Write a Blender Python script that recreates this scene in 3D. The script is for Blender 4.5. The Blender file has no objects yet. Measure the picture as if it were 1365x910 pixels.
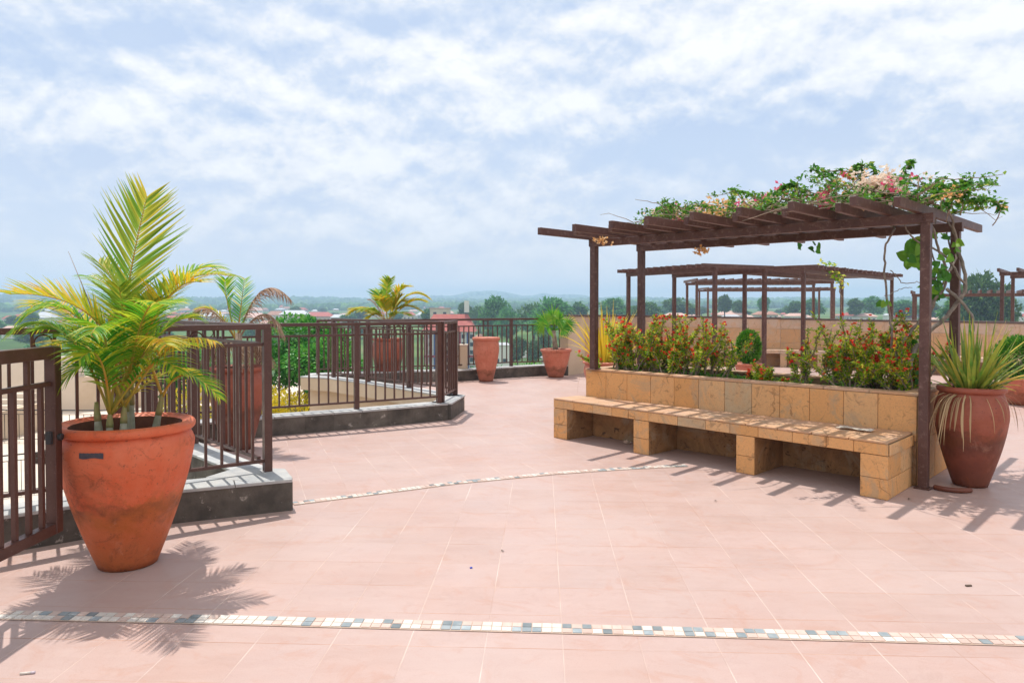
import bpy, bmesh, math, random
from mathutils import Vector, Matrix, noise
R = math.radians
random.seed(7)
S = bpy.context.scene
COL = S.collection

# ------------------------------------------------------------------ camera
F = 960.0
PITCH = math.atan(20 / F)
cam = bpy.data.cameras.new('camera')
cam.sensor_width = 36
cam.lens = 36 * F / 1365
cam.shift_y = -27 / 1365
cam.clip_start = .05
cam.clip_end = 40000
camo = bpy.data.objects.new('camera', cam)
COL.objects.link(camo)
camo.location = (0, 0, 1.6)
camo.rotation_euler = (R(90) - PITCH, 0, 0)
S.camera = camo

# ------------------------------------------------------------------ light
SUN_H = Vector((-.55, .835, 0)).normalized()      # where the sun stands, seen from above
SUN_EL = R(70)
sd = bpy.data.lights.new('sun', 'SUN')
sd.energy = 4.3
sd.angle = R(.5)
sd.color = (1, .95, .87)
so = bpy.data.objects.new('sun', sd)
COL.objects.link(so)
sv = Vector((SUN_H.x * math.cos(SUN_EL), SUN_H.y * math.cos(SUN_EL), math.sin(SUN_EL)))
so.rotation_euler = sv.to_track_quat('Z', 'Y').to_euler()

w = bpy.data.worlds.new('World')
S.world = w
w.use_nodes = True
nt = w.node_tree
N = nt.nodes
for n in list(N): N.remove(n)
def nd(nt, t, **k):
    n = nt.nodes.new(t)
    for a, b in k.items(): setattr(n, a, b)
    return n
def mth(nt, op, a, b=None, clamp=False):
    n = nt.nodes.new('ShaderNodeMath'); n.operation = op; n.use_clamp = clamp
    for i, x in enumerate((a, b)):
        if x is None: continue
        if isinstance(x, (int, float)): n.inputs[i].default_value = x
        else: nt.links.new(x, n.inputs[i])
    return n.outputs[0]
def mixc(nt, f, a, b, bt='MIX'):
    n = nt.nodes.new('ShaderNodeMix'); n.data_type = 'RGBA'; n.blend_type = bt
    for s, x in ((0, f), (6, a), (7, b)):
        if isinstance(x, (int, float)): n.inputs[s].default_value = x
        elif isinstance(x, tuple): n.inputs[s].default_value = (*x[:3], 1)
        else: nt.links.new(x, n.inputs[s])
    return n.outputs[2]
def ramp(nt, f, stops, interp='LINEAR'):
    n = nt.nodes.new('ShaderNodeValToRGB'); cr = n.color_ramp; cr.interpolation = interp
    while len(cr.elements) < len(stops): cr.elements.new(.5)
    for e, (p, c) in zip(cr.elements, stops):
        e.position = p
        e.color = (c, c, c, 1) if isinstance(c, (int, float)) else (*c[:3], 1)
    nt.links.new(f, n.inputs[0])
    return n.outputs[0]
def noisen(nt, vec, scale, detail=4, rough=.5, dist=0, out=0):
    n = nt.nodes.new('ShaderNodeTexNoise')
    n.inputs['Scale'].default_value = scale; n.inputs['Detail'].default_value = detail
    n.inputs['Roughness'].default_value = rough; n.inputs['Distortion'].default_value = dist
    if vec is not None: nt.links.new(vec, n.inputs['Vector'])
    return n.outputs[out]

sky = nd(nt, 'ShaderNodeTexSky', sky_type='NISHITA', sun_disc=False)
sky.sun_elevation = SUN_EL
sky.sun_rotation = math.atan2(SUN_H.x, SUN_H.y)
sky.altitude = 2000
tc = nd(nt, 'ShaderNodeTexCoord')
sp = nd(nt, 'ShaderNodeSeparateXYZ')
nt.links.new(tc.outputs['Generated'], sp.inputs[0])
AZ = mth(nt, 'DIVIDE', sp.outputs[0], mth(nt, 'MAXIMUM', sp.outputs[1], .05))
EL = mth(nt, 'DIVIDE', sp.outputs[2], mth(nt, 'MAXIMUM', sp.outputs[1], .05))
def blob(px, py, sx, sy, amp):            # a soft cloud bank in a fixed direction of the sky
    az = (px - 682.5) / F; el = (408 - py) / F
    dx = mth(nt, 'MULTIPLY', mth(nt, 'SUBTRACT', AZ, az), F / sx)
    dy = mth(nt, 'MULTIPLY', mth(nt, 'SUBTRACT', EL, el), F / sy)
    r2 = mth(nt, 'ADD', mth(nt, 'MULTIPLY', dx, dx), mth(nt, 'MULTIPLY', dy, dy))
    return mth(nt, 'MULTIPLY', mth(nt, 'EXPONENT', mth(nt, 'MULTIPLY', r2, -1)), amp)
def cloud_field(lift):                    # cloud thickness in a direction, or a little above it
    z = mth(nt, 'ADD', mth(nt, 'MAXIMUM', sp.outputs[2], 0.0), lift)
    den = mth(nt, 'ADD', z, .85)
    cb = nd(nt, 'ShaderNodeCombineXYZ')
    nt.links.new(mth(nt, 'DIVIDE', sp.outputs[0], den), cb.inputs[0])
    nt.links.new(mth(nt, 'DIVIDE', sp.outputs[1], den), cb.inputs[1])
    nt.links.new(mth(nt, 'MULTIPLY', z, .9), cb.inputs[2])
    mp = nd(nt, 'ShaderNodeMapping'); mp.inputs['Location'].default_value = (5.3, 2.2, .4)
    nt.links.new(cb.outputs[0], mp.inputs[0])
    big = noisen(nt, mp.outputs[0], 1.2, 2, .5, .2)
    mid = noisen(nt, mp.outputs[0], 3.6, 12, .53, .1)
    fn = noisen(nt, mp.outputs[0], 13, 8, .6, .2)
    d = mth(nt, 'ADD', mth(nt, 'MULTIPLY', mid, .62), mth(nt, 'MULTIPLY', big, .22))
    return mth(nt, 'ADD', d, mth(nt, 'MULTIPLY', fn, .18)), big
dens, big = cloud_field(0.0)
dens2, _ = cloud_field(.022)
edge = mth(nt, 'SUBTRACT', dens, dens2)
guide = None
for b in [(330, 130, 150, 50, .06), (440, 190, 120, 40, .05), (620, 110, 200, 55, .07), (900, 50, 280, 60, .08), (1260, 40, 180, 80, .08), (420, 295, 110, 28, .06), (230, 120, 90, 30, .05),
          (780, 205, 170, 40, -.045), (1060, 190, 200, 45, -.04), (270, 245, 150, 20, -.03), (170, 40, 150, 40, -.06), (540, 30, 60, 18, -.06), (500, 260, 80, 30, -.03), (1230, 270, 130, 50, .06), (80, 330, 160, 40, .04), (910, 160, 40, 18, .05)]:
    q = blob(*b); guide = q if guide is None else mth(nt, 'ADD', guide, q)
dens = mth(nt, 'ADD', dens, guide)
cloud = ramp(nt, dens, [(.42, 0.0), (.47, .45), (.515, .85), (.58, 1.0)])
lit = mth(nt, 'ADD', mth(nt, 'MULTIPLY', edge, 11.0), .52)
lit = mth(nt, 'ADD', lit, mth(nt, 'MULTIPLY', guide, 4.2))
lit = mth(nt, 'SUBTRACT', lit, mth(nt, 'MULTIPLY', mth(nt, 'SUBTRACT', dens, .53), 1.2), True)
ccol = ramp(nt, lit, [(.0, (5.3, 6.4, 8.4)), (.33, (6.6, 7.4, 8.8)), (.62, (8.4, 8.7, 9.3)), (1., (9.9, 9.95, 10.1))])
skyb = mixc(nt, .88, sky.outputs[0], mixc(nt, ramp(nt, big, [(.35, 0.0), (.65, 1.0)]), (4.9, 6.4, 8.8), (6.5, 7.4, 9.0)))
skc = mixc(nt, cloud, skyb, ccol)
hz = ramp(nt, sp.outputs[2], [(0.0, .92), (.05, .70), (.12, .34), (.24, 0.0)])
hzc = ramp(nt, sp.outputs[2], [(0.0, (14.0, 11.8, 10.2)), (.05, (9.1, 8.6, 8.6)), (.12, (8.0, 8.0, 8.5))])
skc = mixc(nt, hz, skc, hzc)
# unseen bright cloud added behind the camera as fill for shaded front faces
back = ramp(nt, mth(nt, 'ADD', mth(nt, 'MULTIPLY', sp.outputs[1], -.5), .5), [(.45, 0.), (.85, 1.)])
skc = mixc(nt, back, skc, (11.2, 11.0, 10.8))
bg = nd(nt, 'ShaderNodeBackground'); bg.inputs[1].default_value = .104
nt.links.new(skc, bg.inputs[0])
wo = nd(nt, 'ShaderNodeOutputWorld'); nt.links.new(bg.outputs[0], wo.inputs[0])

S.view_settings.view_transform = 'Standard'
S.view_settings.look = 'None'
S.view_settings.exposure = 0.05
S.view_settings.gamma = 1
S.cycles.use_denoising = True
S.cycles.max_bounces = 7
S.cycles.diffuse_bounces = 4
S.cycles.transparent_max_bounces = 8
S.cycles.volume_bounces = 1
S.cycles.sample_clamp_indirect = 6

# ------------------------------------------------------------------ helpers
def ray(px, py):
    x = (px - 682.5) / F; v = (428 - py) / F
    c, s = math.cos(PITCH), math.sin(PITCH)
    return (x, c + v * s, -s + v * c)
def G(px, py, z=0.0):
    d = ray(px, py); t = (z - 1.6) / d[2]
    return Vector((d[0] * t, d[1] * t, z))
def A(px, py, Y):
    d = ray(px, py); t = Y / d[1]
    return Vector((d[0] * t, Y, 1.6 + d[2] * t))
def rnd(a, b): return random.uniform(a, b)

class MB:
    def __init__(s): s.v = []; s.f = []; s.m = []; s.sm = []
    def add(s, vs, fs, mi=0, smooth=False):
        o = len(s.v); s.v += [tuple(v) for v in vs]
        for f in fs: s.f.append(tuple(i + o for i in f)); s.m.append(mi); s.sm.append(smooth)
    def box(s, c, size, rot=None, mi=0):
        hx, hy, hz = (q / 2 for q in size); c = Vector(c)
        P = [Vector((x, y, z)) for x in (-hx, hx) for y in (-hy, hy) for z in (-hz, hz)]
        if rot is not None: P = [rot @ p for p in P]
        s.add([c + p for p in P], [(0, 1, 3, 2), (4, 6, 7, 5), (0, 4, 5, 1), (2, 3, 7, 6), (0, 2, 6, 4), (1, 5, 7, 3)], mi)
    def bar(s, a, b, wd, ht, mi=0):
        a = Vector(a); b = Vector(b); d = (b - a); L = d.length
        if L < 1e-5: return
        x = d / L; up = Vector((0, 0, 1))
        if abs(x.z) > .95: up = Vector((0, 1, 0))
        y = up.cross(x).normalized(); z = x.cross(y)
        s.box((a + b) / 2, (L, wd, ht), Matrix((x, y, z)).transposed(), mi)
    def tube(s, pts, rad, n=6, mi=0, caps=True):
        pts = [Vector(p) for p in pts]; rings = []
        if isinstance(rad, (int, float)): rad = [rad] * len(pts)
        prev = None
        for i, p in enumerate(pts):
            d = (pts[min(i + 1, len(pts) - 1)] - pts[max(i - 1, 0)])
            d = d.normalized() if d.length > 1e-6 else Vector((0, 0, 1))
            if prev is None:
                a = d.orthogonal().normalized()
            else:
                a = (prev - d * prev.dot(d)); a = a.normalized() if a.length > 1e-5 else d.orthogonal().normalized()
            prev = a; b = d.cross(a)
            rings.append([p + (a * math.cos(t) + b * math.sin(t)) * rad[i] for t in [2 * math.pi * k / n for k in range(n)]])
        vs = [q for r in rings for q in r]; fs = []
        for i in range(len(pts) - 1):
            for k in range(n):
                fs.append((i * n + k, i * n + (k + 1) % n, (i + 1) * n + (k + 1) % n, (i + 1) * n + k))
        if caps: fs += [tuple(range(n))[::-1], tuple((len(pts) - 1) * n + k for k in range(n))]
        s.add(vs, fs, mi, True)
    def lathe(s, prof, n=40, c=(0, 0, 0), mi=0, wob=0):
        c = Vector(c); vs = []; fs = []
        for i, (r, z) in enumerate(prof):
            for k in range(n):
                t = 2 * math.pi * k / n
                rr = r * (1 + wob * noise.noise(Vector((math.cos(t) * 1.3, math.sin(t) * 1.3, z * 2.5 + c.x * 3))))
                vs.append(c + Vector((rr * math.cos(t), rr * math.sin(t), z)))
        for i in range(len(prof) - 1):
            for k in range(n): fs.append((i * n + k, i * n + (k + 1) % n, (i + 1) * n + (k + 1) % n, (i + 1) * n + k))
        s.add(vs, fs, mi, True)
    def disc(s, r, z, n=30, c=(0, 0, 0), mi=0):
        c = Vector(c)
        s.add([c + Vector((r * math.cos(2 * math.pi * k / n), r * math.sin(2 * math.pi * k / n), z)) for k in range(n)], [tuple(range(n))], mi)
    def prism(s, poly, z0, z1, mi=0):
        n = len(poly)
        s.add([(p[0], p[1], z0) for p in poly] + [(p[0], p[1], z1) for p in poly],
              [tuple(range(n))[::-1], tuple(range(n, 2 * n))] + [(i, (i + 1) % n, n + (i + 1) % n, n + i) for i in range(n)], mi)
    def leaf(s, p, d, nrm, L, W, mi=0, bend=.15, fold=.12):
        # a pointed leaf: folded along the midrib, curving down
        d = d.normalized(); sd = d.cross(nrm); sd = sd.normalized() if sd.length > 1e-4 else d.orthogonal().normalized()
        up = sd.cross(d)
        a = p; m = p + d * L * .45 + up * L * .04; t = p + d * L - up * L * bend
        l = m + sd * W / 2 + up * W * fold; r = m - sd * W / 2 + up * W * fold
        s.add([a, l, t, r, m], [(0, 4, 1), (1, 4, 2), (0, 3, 4), (4, 3, 2)], mi)
    def heart(s, p, d, nrm, L, mi=0):
        d = d.normalized(); sd = d.cross(nrm); sd = sd.normalized() if sd.length > 1e-4 else d.orthogonal().normalized(); up = sd.cross(d)
        o = [(0, .08), (-.14, .34), (.05, .50), (.38, .47), (.72, .26), (1.0, 0), (.72, -.26), (.38, -.47), (.05, -.50), (-.14, -.34)]
        vs = [p + d * a * L + sd * b * L + up * (abs(b) * .22 - a * a * .18) * L for a, b in o] + [p + d * .4 * L - up * .03 * L]
        s.add(vs, [(i, (i + 1) % 10, 10) for i in range(10)], mi)
    def blade(s, pts, wd, side, mi=0, fold=.25):
        # long blade along pts, width list, V folded
        n = len(pts); vs = []
        for i, p in enumerate(pts):
            d = (pts[min(i + 1, n - 1)] - pts[max(i - 1, 0)]).normalized()
            sd = (side - d * side.dot(d)); sd = sd.normalized() if sd.length > 1e-4 else d.orthogonal().normalized()
            up = sd.cross(d)
            vs += [p - sd * wd[i] / 2 + up * wd[i] * fold, p, p + sd * wd[i] / 2 + up * wd[i] * fold]
        fs = []
        for i in range(n - 1):
            a = 3 * i
            fs += [(a, a + 1, a + 4, a + 3), (a + 1, a + 2, a + 5, a + 4)]
        s.add(vs, fs, mi, True)
    def build(s, name, mats, parent=None, off=None, bevel=0, seg=2):
        me = bpy.data.meshes.new(name)
        vs = s.v if off is None else [(v[0] - off[0], v[1] - off[1], v[2] - off[2]) for v in s.v]
        me.from_pydata(vs, [], s.f)
        if not isinstance(mats, (list, tuple)): mats = [mats]
        for m in mats: me.materials.append(m)
        me.polygons.foreach_set('material_index', s.m)
        me.polygons.foreach_set('use_smooth', s.sm)
        me.validate(); me.update()
        o = bpy.data.objects.new(name, me); COL.objects.link(o)
        if parent: o.parent = parent
        if bevel:
            b = o.modifiers.new('bevel', 'BEVEL'); b.width = bevel; b.segments = seg; b.limit_method = 'ANGLE'; b.angle_limit = R(50)
            b.harden_normals = False
        return o
def tag(o, label=None, cat=None, group=None, kind=None):
    if label: o['label'] = label
    if cat: o['category'] = cat
    if group: o['group'] = group
    if kind: o['kind'] = kind
    return o
def thing(name, label, cat, loc=(0, 0, 0), rz=0, group=None):
    o = bpy.data.objects.new(name, None); COL.objects.link(o); o.empty_display_size = .2
    o.location = loc; o.rotation_euler = (0, 0, rz)
    return tag(o, label, cat, group)
def copy_obj(o, parent=None):
    c = o.copy(); COL.objects.link(c)
    if parent: c.parent = parent
    return c

# ------------------------------------------------------------------ materials
def mat(name, rough=.7, metal=0, spec=.4):
    m = bpy.data.materials.new(name); m.use_nodes = True
    p = m.node_tree.nodes['Principled BSDF']
    p.inputs['Roughness'].default_value = rough; p.inputs['Metallic'].default_value = metal
    p.inputs['Specular IOR Level'].default_value = spec
    return m, m.node_tree, p
def objc(nt):
    return nd(nt, 'ShaderNodeTexCoord').outputs['Object']
def worldc(nt):
    return nd(nt, 'ShaderNodeNewGeometry').outputs['Position']
def bump(nt, p, h, strength=.3, dist=.01):
    b = nd(nt, 'ShaderNodeBump'); b.inputs['Strength'].default_value = strength; b.inputs['Distance'].default_value = dist
    nt.links.new(h, b.inputs['Height']); nt.links.new(b.outputs[0], p.inputs['Normal'])
def simple(name, c1, c2, scale=6, rough=.7, bmp=.2, bscale=40, spec=.4, dist=.005, island=0, metal=0):
    m, t, p = mat(name, rough, metal, spec)
    v = worldc(t)
    n = noisen(t, v, scale, 6, .6)
    c = mixc(t, ramp(t, n, [(.35, 0.), (.65, 1.)]), c1, c2)
    if island:
        g = nd(t, 'ShaderNodeNewGeometry')
        f = mth(t, 'ADD', mth(t, 'MULTIPLY', g.outputs['Random Per Island'], island), 1 - island / 2)
        cc = nd(t, 'ShaderNodeCombineColor')
        for i in range(3): t.links.new(f, cc.inputs[i])
        c = mixc(t, 1.0, c, cc.outputs[0], 'MULTIPLY')
    t.links.new(c, p.inputs['Base Color'])
    if bmp: bump(t, p, noisen(t, v, bscale, 5, .6), bmp, dist)
    return m
def leafmat(name, stops, trans=.35, rough=.45, spec=.35, objrand=False, byobj=False):
    m = bpy.data.materials.new(name); m.use_nodes = True; t = m.node_tree; p = t.nodes['Principled BSDF']
    g = nd(t, 'ShaderNodeNewGeometry')
    f = nd(t, 'ShaderNodeObjectInfo').outputs['Random'] if byobj else g.outputs['Random Per Island']
    c = ramp(t, f, stops)
    if byobj: c = mixc(t, ramp(t, noisen(t, worldc(t), 14, 4, .7), [(.35, 0.), (.65, .35)]), c, stops[-1][1])
    if objrand:
        oi = nd(t, 'ShaderNodeObjectInfo')
        hs = nd(t, 'ShaderNodeHueSaturation')
        t.links.new(mth(t, 'ADD', mth(t, 'MULTIPLY', oi.outputs['Random'], .05), .475), hs.inputs['Hue'])
        t.links.new(mth(t, 'ADD', mth(t, 'MULTIPLY', oi.outputs['Random'], .6), .7), hs.inputs['Value'])
        t.links.new(c, hs.inputs['Color']); c = hs.outputs[0]
    t.links.new(c, p.inputs['Base Color'])
    p.inputs['Roughness'].default_value = rough; p.inputs['Specular IOR Level'].default_value = spec
    tr = nd(t, 'ShaderNodeBsdfTranslucent'); t.links.new(c, tr.inputs[0])
    mx = nd(t, 'ShaderNodeMixShader'); mx.inputs[0].default_value = trans
    out = t.nodes['Material Output']
    t.links.new(p.outputs[0], mx.inputs[1]); t.links.new(tr.outputs[0], mx.inputs[2]); t.links.new(mx.outputs[0], out.inputs[0])
    return m

# painted brown steel
m, t, p = mat('brown_painted_steel', .38, 0, .5)
v = worldc(t)
c = mixc(t, ramp(t, noisen(t, v, 5, 6, .65), [(.3, 0.), (.7, 1.)]), (.066, .025, .018), (.100, .042, .031))
c = mixc(t, ramp(t, noisen(t, v, 60, 4, .7), [(.60, 0.), (.70, .5)]), c, (.22, .13, .10))
c = mixc(t, ramp(t, noisen(t, v, 26, 6, .8, .5), [(.60, 0.), (.66, .7)]), c, (.035, .012, .008))
t.links.new(c, p.inputs['Base Color'])
t.links.new(ramp(t, noisen(t, v, 12, 5, .6), [(.3, .3), (.7, .55)]), p.inputs['Roughness'])
bump(t, p, noisen(t, v, 90, 3, .6), .12, .003)
STEEL = m
BLACKSTEEL = simple('black_painted_steel', (.02, .02, .022), (.035, .034, .036), 8, .45, .1)
# weathered dusty steel for the pergola
m, t, p = mat('dusty_brown_pergola_steel', .5, 0, .45)
v = worldc(t)
c = mixc(t, ramp(t, noisen(t, v, 3, 8, .7), [(.3, 0.), (.7, 1.)]), (.066, .026, .020), (.125, .058, .046))
c = mixc(t, ramp(t, noisen(t, v, 22, 8, .75), [(.53, 0.), (.68, .7)]), c, (.26, .16, .13))
c = mixc(t, ramp(t, noisen(t, v, 11, 8, .8, .8), [(.57, 0.), (.64, .6)]), c, (.04, .016, .012))
t.links.new(c, p.inputs['Base Color'])
bump(t, p, noisen(t, v, 60, 4, .6), .2, .004)
PSTEEL = m

# floor tiles
def floor_mat(name, rot, size=.365, off=(0, 0)):
    m, t, p = mat(name, .48, 0, .35)
    v = worldc(t)
    mpn = nd(t, 'ShaderNodeMapping', vector_type='TEXTURE')
    mpn.inputs['Rotation'].default_value = (0, 0, rot); mpn.inputs['Scale'].default_value = (size, size, 1)
    mpn.inputs['Location'].default_value = (off[0], off[1], 0)
    t.links.new(v, mpn.inputs[0])
    s = nd(t, 'ShaderNodeSeparateXYZ'); t.links.new(mpn.outputs[0], s.inputs[0])
    fl = []; ed = []
    for i in (0, 1):
        f0 = mth(t, 'FLOOR', s.outputs[i]); fl.append(f0)
        fr = mth(t, 'SUBTRACT', s.outputs[i], f0)
        ed.append(mth(t, 'MINIMUM', fr, mth(t, 'SUBTRACT', 1.0, fr)))
    wob = mth(t, 'MULTIPLY', mth(t, 'SUBTRACT', noisen(t, v, 5, 3, .6), .5), .006)
    gx = ramp(t, mth(t, 'ADD', ed[0], wob), [(.0055, 1.), (.0105, 0.)])
    gy = ramp(t, mth(t, 'ADD', ed[1], wob), [(.0055, 1.), (.0105, 0.)])
    grout = mth(t, 'MAXIMUM', gx, gy)
    cid = nd(t, 'ShaderNodeCombineXYZ'); t.links.new(fl[0], cid.inputs[0]); t.links.new(fl[1], cid.inputs[1])
    wn = nd(t, 'ShaderNodeTexWhiteNoise'); t.links.new(cid.outputs[0], wn.inputs['Vector'])
    tile = ramp(t, wn.outputs['Value'], [(0., (.435, .300, .262)), (.35, (.448, .314, .278)), (.7, (.462, .329, .296)), (1., (.442, .317, .285))])
    streak = nd(t, 'ShaderNodeMapping'); streak.inputs['Scale'].default_value = (1.5, 7, 1)
    streak.inputs['Rotation'].default_value = (0, 0, -rot)
    t.links.new(v, streak.inputs[0])
    n1 = noisen(t, streak.outputs[0], 1.4, 7, .65, .6)
    tile = mixc(t, ramp(t, n1, [(.38, .0), (.62, .28)]), tile, (.53, .400, .365))
    n2 = noisen(t, v, .9, 6, .65)
    tile = mixc(t, ramp(t, n2, [(.42, 0.), (.7, .28)]), tile, (.49, .275, .215))
    n3 = noisen(t, v, 38, 5, .7)
    n4 = noisen(t, v, 5.5, 9, .78, 1.5)
    tile = mixc(t, ramp(t, n4, [(.53, 0.), (.64, .40)]), tile, (.40, .265, .225))
    tile = mixc(t, ramp(t, noisen(t, v, 2.6, 8, .7, 2.0), [(.36, .45), (.46, 0.)]), tile, (.44, .25, .19))
    tile = mixc(t, ramp(t, noisen(t, v, 150, 3, .7), [(.50, 0.), (.70, .35)]), tile, (.33, .22, .18))
    tile = mixc(t, ramp(t, noisen(t, v, .55, 5, .6), [(.46, 0.), (.60, .35)]), tile, (.50, .385, .35))
    tile = mixc(t, ramp(t, n3, [(.60, 0.), (.74, .35)]), tile, (.37, .23, .19))
    gcx = ramp(t, noisen(t, v, 1.1, 4, .6), [(.36, (.42, .25, .19)), (.47, (.60, .45, .38)), (.6, (.68, .56, .50))])
    gcy = ramp(t, noisen(t, v, 1.6, 4, .6), [(.40, (.34, .17, .11)), (.5, (.45, .24, .16)), (.62, (.50, .34, .27))])
    fade = ramp(t, noisen(t, v, 1.9, 3, .6), [(.38, .15), (.58, .9)])
    c = mixc(t, mth(t, 'MULTIPLY', gy, fade), tile, gcy)
    c = mixc(t, mth(t, 'MULTIPLY', gx, ramp(t, noisen(t, v, 1.5, 3, .6), [(.38, .1), (.56, .70)])), c, gcx)
    t.links.new(c, p.inputs['Base Color'])
    t.links.new(ramp(t, noisen(t, v, 3, 5, .6), [(.3, .38), (.7, .6)]), p.inputs['Roughness'])
    h = mth(t, 'SUBTRACT', mth(t, 'MULTIPLY', noisen(t, v, 25, 4, .6), .25), grout)
    bump(t, p, h, .35, .004)
    return m
FLOOR1 = floor_mat('terracotta_floor_tiles', -.042, off=(.10, .05))
FLOOR2 = floor_mat('terracotta_floor_tiles_beyond_band', .36, off=(.1, .1))

# tan sandstone cladding
def stone_mat(name, stops, stain=(.20, .12, .06), amt=.55, objspace=False):
    m, t, p = mat(name, .75, 0, .25)
    g = nd(t, 'ShaderNodeNewGeometry'); v = g.outputs['Position']
    c = ramp(t, g.outputs['Random Per Island'], stops)
    n1 = noisen(t, v, 3.2, 8, .7, 1.2)
    c = mixc(t, ramp(t, n1, [(.42, 0.), (.66, .5)]), c, (.66, .33, .13))
    n2 = noisen(t, v, 7, 9, .75, 2.2)
    c = mixc(t, ramp(t, n2, [(.555, 0.), (.64, amt)]), c, stain)
    n3 = noisen(t, v, 55, 5, .7)
    c = mixc(t, ramp(t, n3, [(.48, 0.), (.66, .35)]), c, (.36, .22, .12))
    c = mixc(t, ramp(t, noisen(t, v, 1.7, 8, .7, 1.8), [(.52, 0.), (.62, .55)]), c, (.40, .31, .21))
    w_ = nd(t, 'ShaderNodeTexWave'); w_.inputs['Scale'].default_value = 1.6; w_.inputs['Distortion'].default_value = 14; w_.inputs['Detail'].default_value = 6; w_.inputs['Detail Scale'].default_value = 1.4
    t.links.new(v, w_.inputs[0])
    cm = mth(t, 'MULTIPLY', ramp(t, w_.outputs['Fac'], [(.0, .6), (.016, 0.)]), ramp(t, noisen(t, v, 2.1, 4, .6), [(.50, 0.), (.60, 1.)]))
    c = mixc(t, cm, c, (.22, .11, .05))
    t.links.new(c, p.inputs['Base Color'])
    bump(t, p, mth(t, 'ADD', noisen(t, v, 14, 8, .7, 1), noisen(t, v, 4, 3, .5)), .5, .006)
    return m
STONE = stone_mat('tan_sandstone_cladding', [(0., (.62, .32, .12)), (.3, (.70, .37, .15)), (.55, (.66, .40, .20)), (.72, (.50, .38, .24)), (.8, (.68, .34, .12)), (1., (.74, .40, .17))])
STONETOP = stone_mat('worn_sandstone_slabs', [(0., (.50, .31, .21)), (.5, (.56, .37, .26)), (1., (.48, .29, .18))], amt=.4)
MORTAR = simple('grey_brown_mortar', (.20, .13, .07), (.28, .18, .10), 12, .9, .4)
SHADEGRIME = stone_mat('shade_darkened_grimy_plaster', [(0., (.27, .14, .06)), (1., (.23, .12, .055))], (.03, .018, .012), .9)  # grimy plaster, base also darkened to paint the deep shade of the openings
WALLTAN = stone_mat('far_tan_wall_tiles', [(0., (.52, .31, .17)), (.4, (.58, .37, .22)), (.7, (.56, .40, .28)), (1., (.60, .36, .18))], amt=.2)
WALLPALE = stone_mat('far_pale_wall_tiles', [(0., (.60, .47, .38)), (1., (.56, .43, .34))], amt=.1)
STUCCO = simple('cream_render', (.58, .44, .31), (.64, .50, .37), 1.2, .9, .25, 60)
STUCCO2 = simple('pale_cream_render', (.62, .52, .42), (.68, .58, .48), 1.0, .9, .2, 50)
COPING = simple('dark_coping', (.10, .075, .07), (.15, .11, .10), 6, .7, .2)
KERB = simple('dark_grey_kerb_stone', (.065, .055, .047), (.14, .12, .10), 5, .75, .6, 30, dist=.01, island=.45)
m = KERB; t = m.node_tree; p = t.nodes['Principled BSDF']
lk = p.inputs['Base Color'].links[0].from_socket
c = mixc(t, ramp(t, noisen(t, worldc(t), 9, 7, .75), [(.60, 0.), (.655, .75)]), lk, (.42, .37, .33))
t.links.new(c, p.inputs['Base Color'])
KERBCAP = simple('grey_kerb_capping', (.36, .37, .38), (.50, .49, .47), 6, .7, .4, 30, island=.3)
SOIL = simple('dark_potting_soil', (.035, .022, .015), (.07, .045, .03), 25, 1, .8, 50, dist=.02)
YELLOW = simple('yellow_plastic', (.85, .42, .01), (.80, .38, .01), 4, .4, .05)

def pot_mat(name, a, b, stainz, sc):
    m, t, p = mat(name, .5, 0, .45)
    v = objc(t)
    s = nd(t, 'ShaderNodeSeparateXYZ'); t.links.new(v, s.inputs[0])
    base = mixc(t, ramp(t, noisen(t, v, 3.0, 7, .65), [(.36, 0.), (.64, 1.)]), a, b)
    # old soil and water marks low on the clay, irregular upper edge
    zz = mth(t, 'ADD', s.outputs[2], mth(t, 'MULTIPLY', mth(t, 'SUBTRACT', noisen(t, v, 4.5, 8, .7), .5), .55))
    band = ramp(t, mth(t, 'DIVIDE', zz, stainz), [(.0, .9), (.5, .45), (.78, .95), (.93, .5), (1.0, 0.)])
    c = mixc(t, band, base, sc)
    smear = ramp(t, mth(t, 'DIVIDE', mth(t, 'ADD', s.outputs[2], mth(t, 'MULTIPLY', mth(t, 'SUBTRACT', noisen(t, v, 6.5, 8, .75), .5), .5)), stainz), [(.0, .6), (.18, .15), (.66, .1), (.86, .85), (.99, 0.)])
    c = mixc(t, mth(t, 'MULTIPLY', smear, ramp(t, noisen(t, v, 3.4, 7, .7), [(.40, .25), (.58, 1.)])), c, (.15, .045, .015))
    c = mixc(t, ramp(t, noisen(t, v, 7, 10, .82, 1.0), [(.54, 0.), (.65, .75)]), c, (.16, .045, .02))
    c = mixc(t, ramp(t, noisen(t, v, 34, 6, .8), [(.60, 0.), (.66, .8)]), c, (.09, .03, .02))
    c = mixc(t, ramp(t, noisen(t, v, 2.3, 9, .75, 1.5), [(.52, 0.), (.66, .5)]), c, (.30, .08, .03))
    c = mixc(t, ramp(t, noisen(t, v, 5, 8, .7, .6), [(.60, 0.), (.78, .45)]), c, (.66, .33, .22))
    t.links.new(c, p.inputs['Base Color'])
    t.links.new(ramp(t, noisen(t, v, 9, 6, .7), [(.3, .38), (.7, .7)]), p.inputs['Roughness'])
    st = nd(t, 'ShaderNodeMapping'); st.inputs['Scale'].default_value = (1, 1, 9); t.links.new(v, st.inputs[0])
    bump(t, p, mth(t, 'ADD', noisen(t, v, 30, 6, .7), noisen(t, st.outputs[0], 5, 4, .6)), .35, .006)
    return m
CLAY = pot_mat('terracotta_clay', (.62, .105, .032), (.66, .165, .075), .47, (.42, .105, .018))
CLAYDARK = pot_mat('dark_terracotta_clay', (.27, .06, .032), (.36, .105, .06), .52, (.11, .03, .018))
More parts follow.
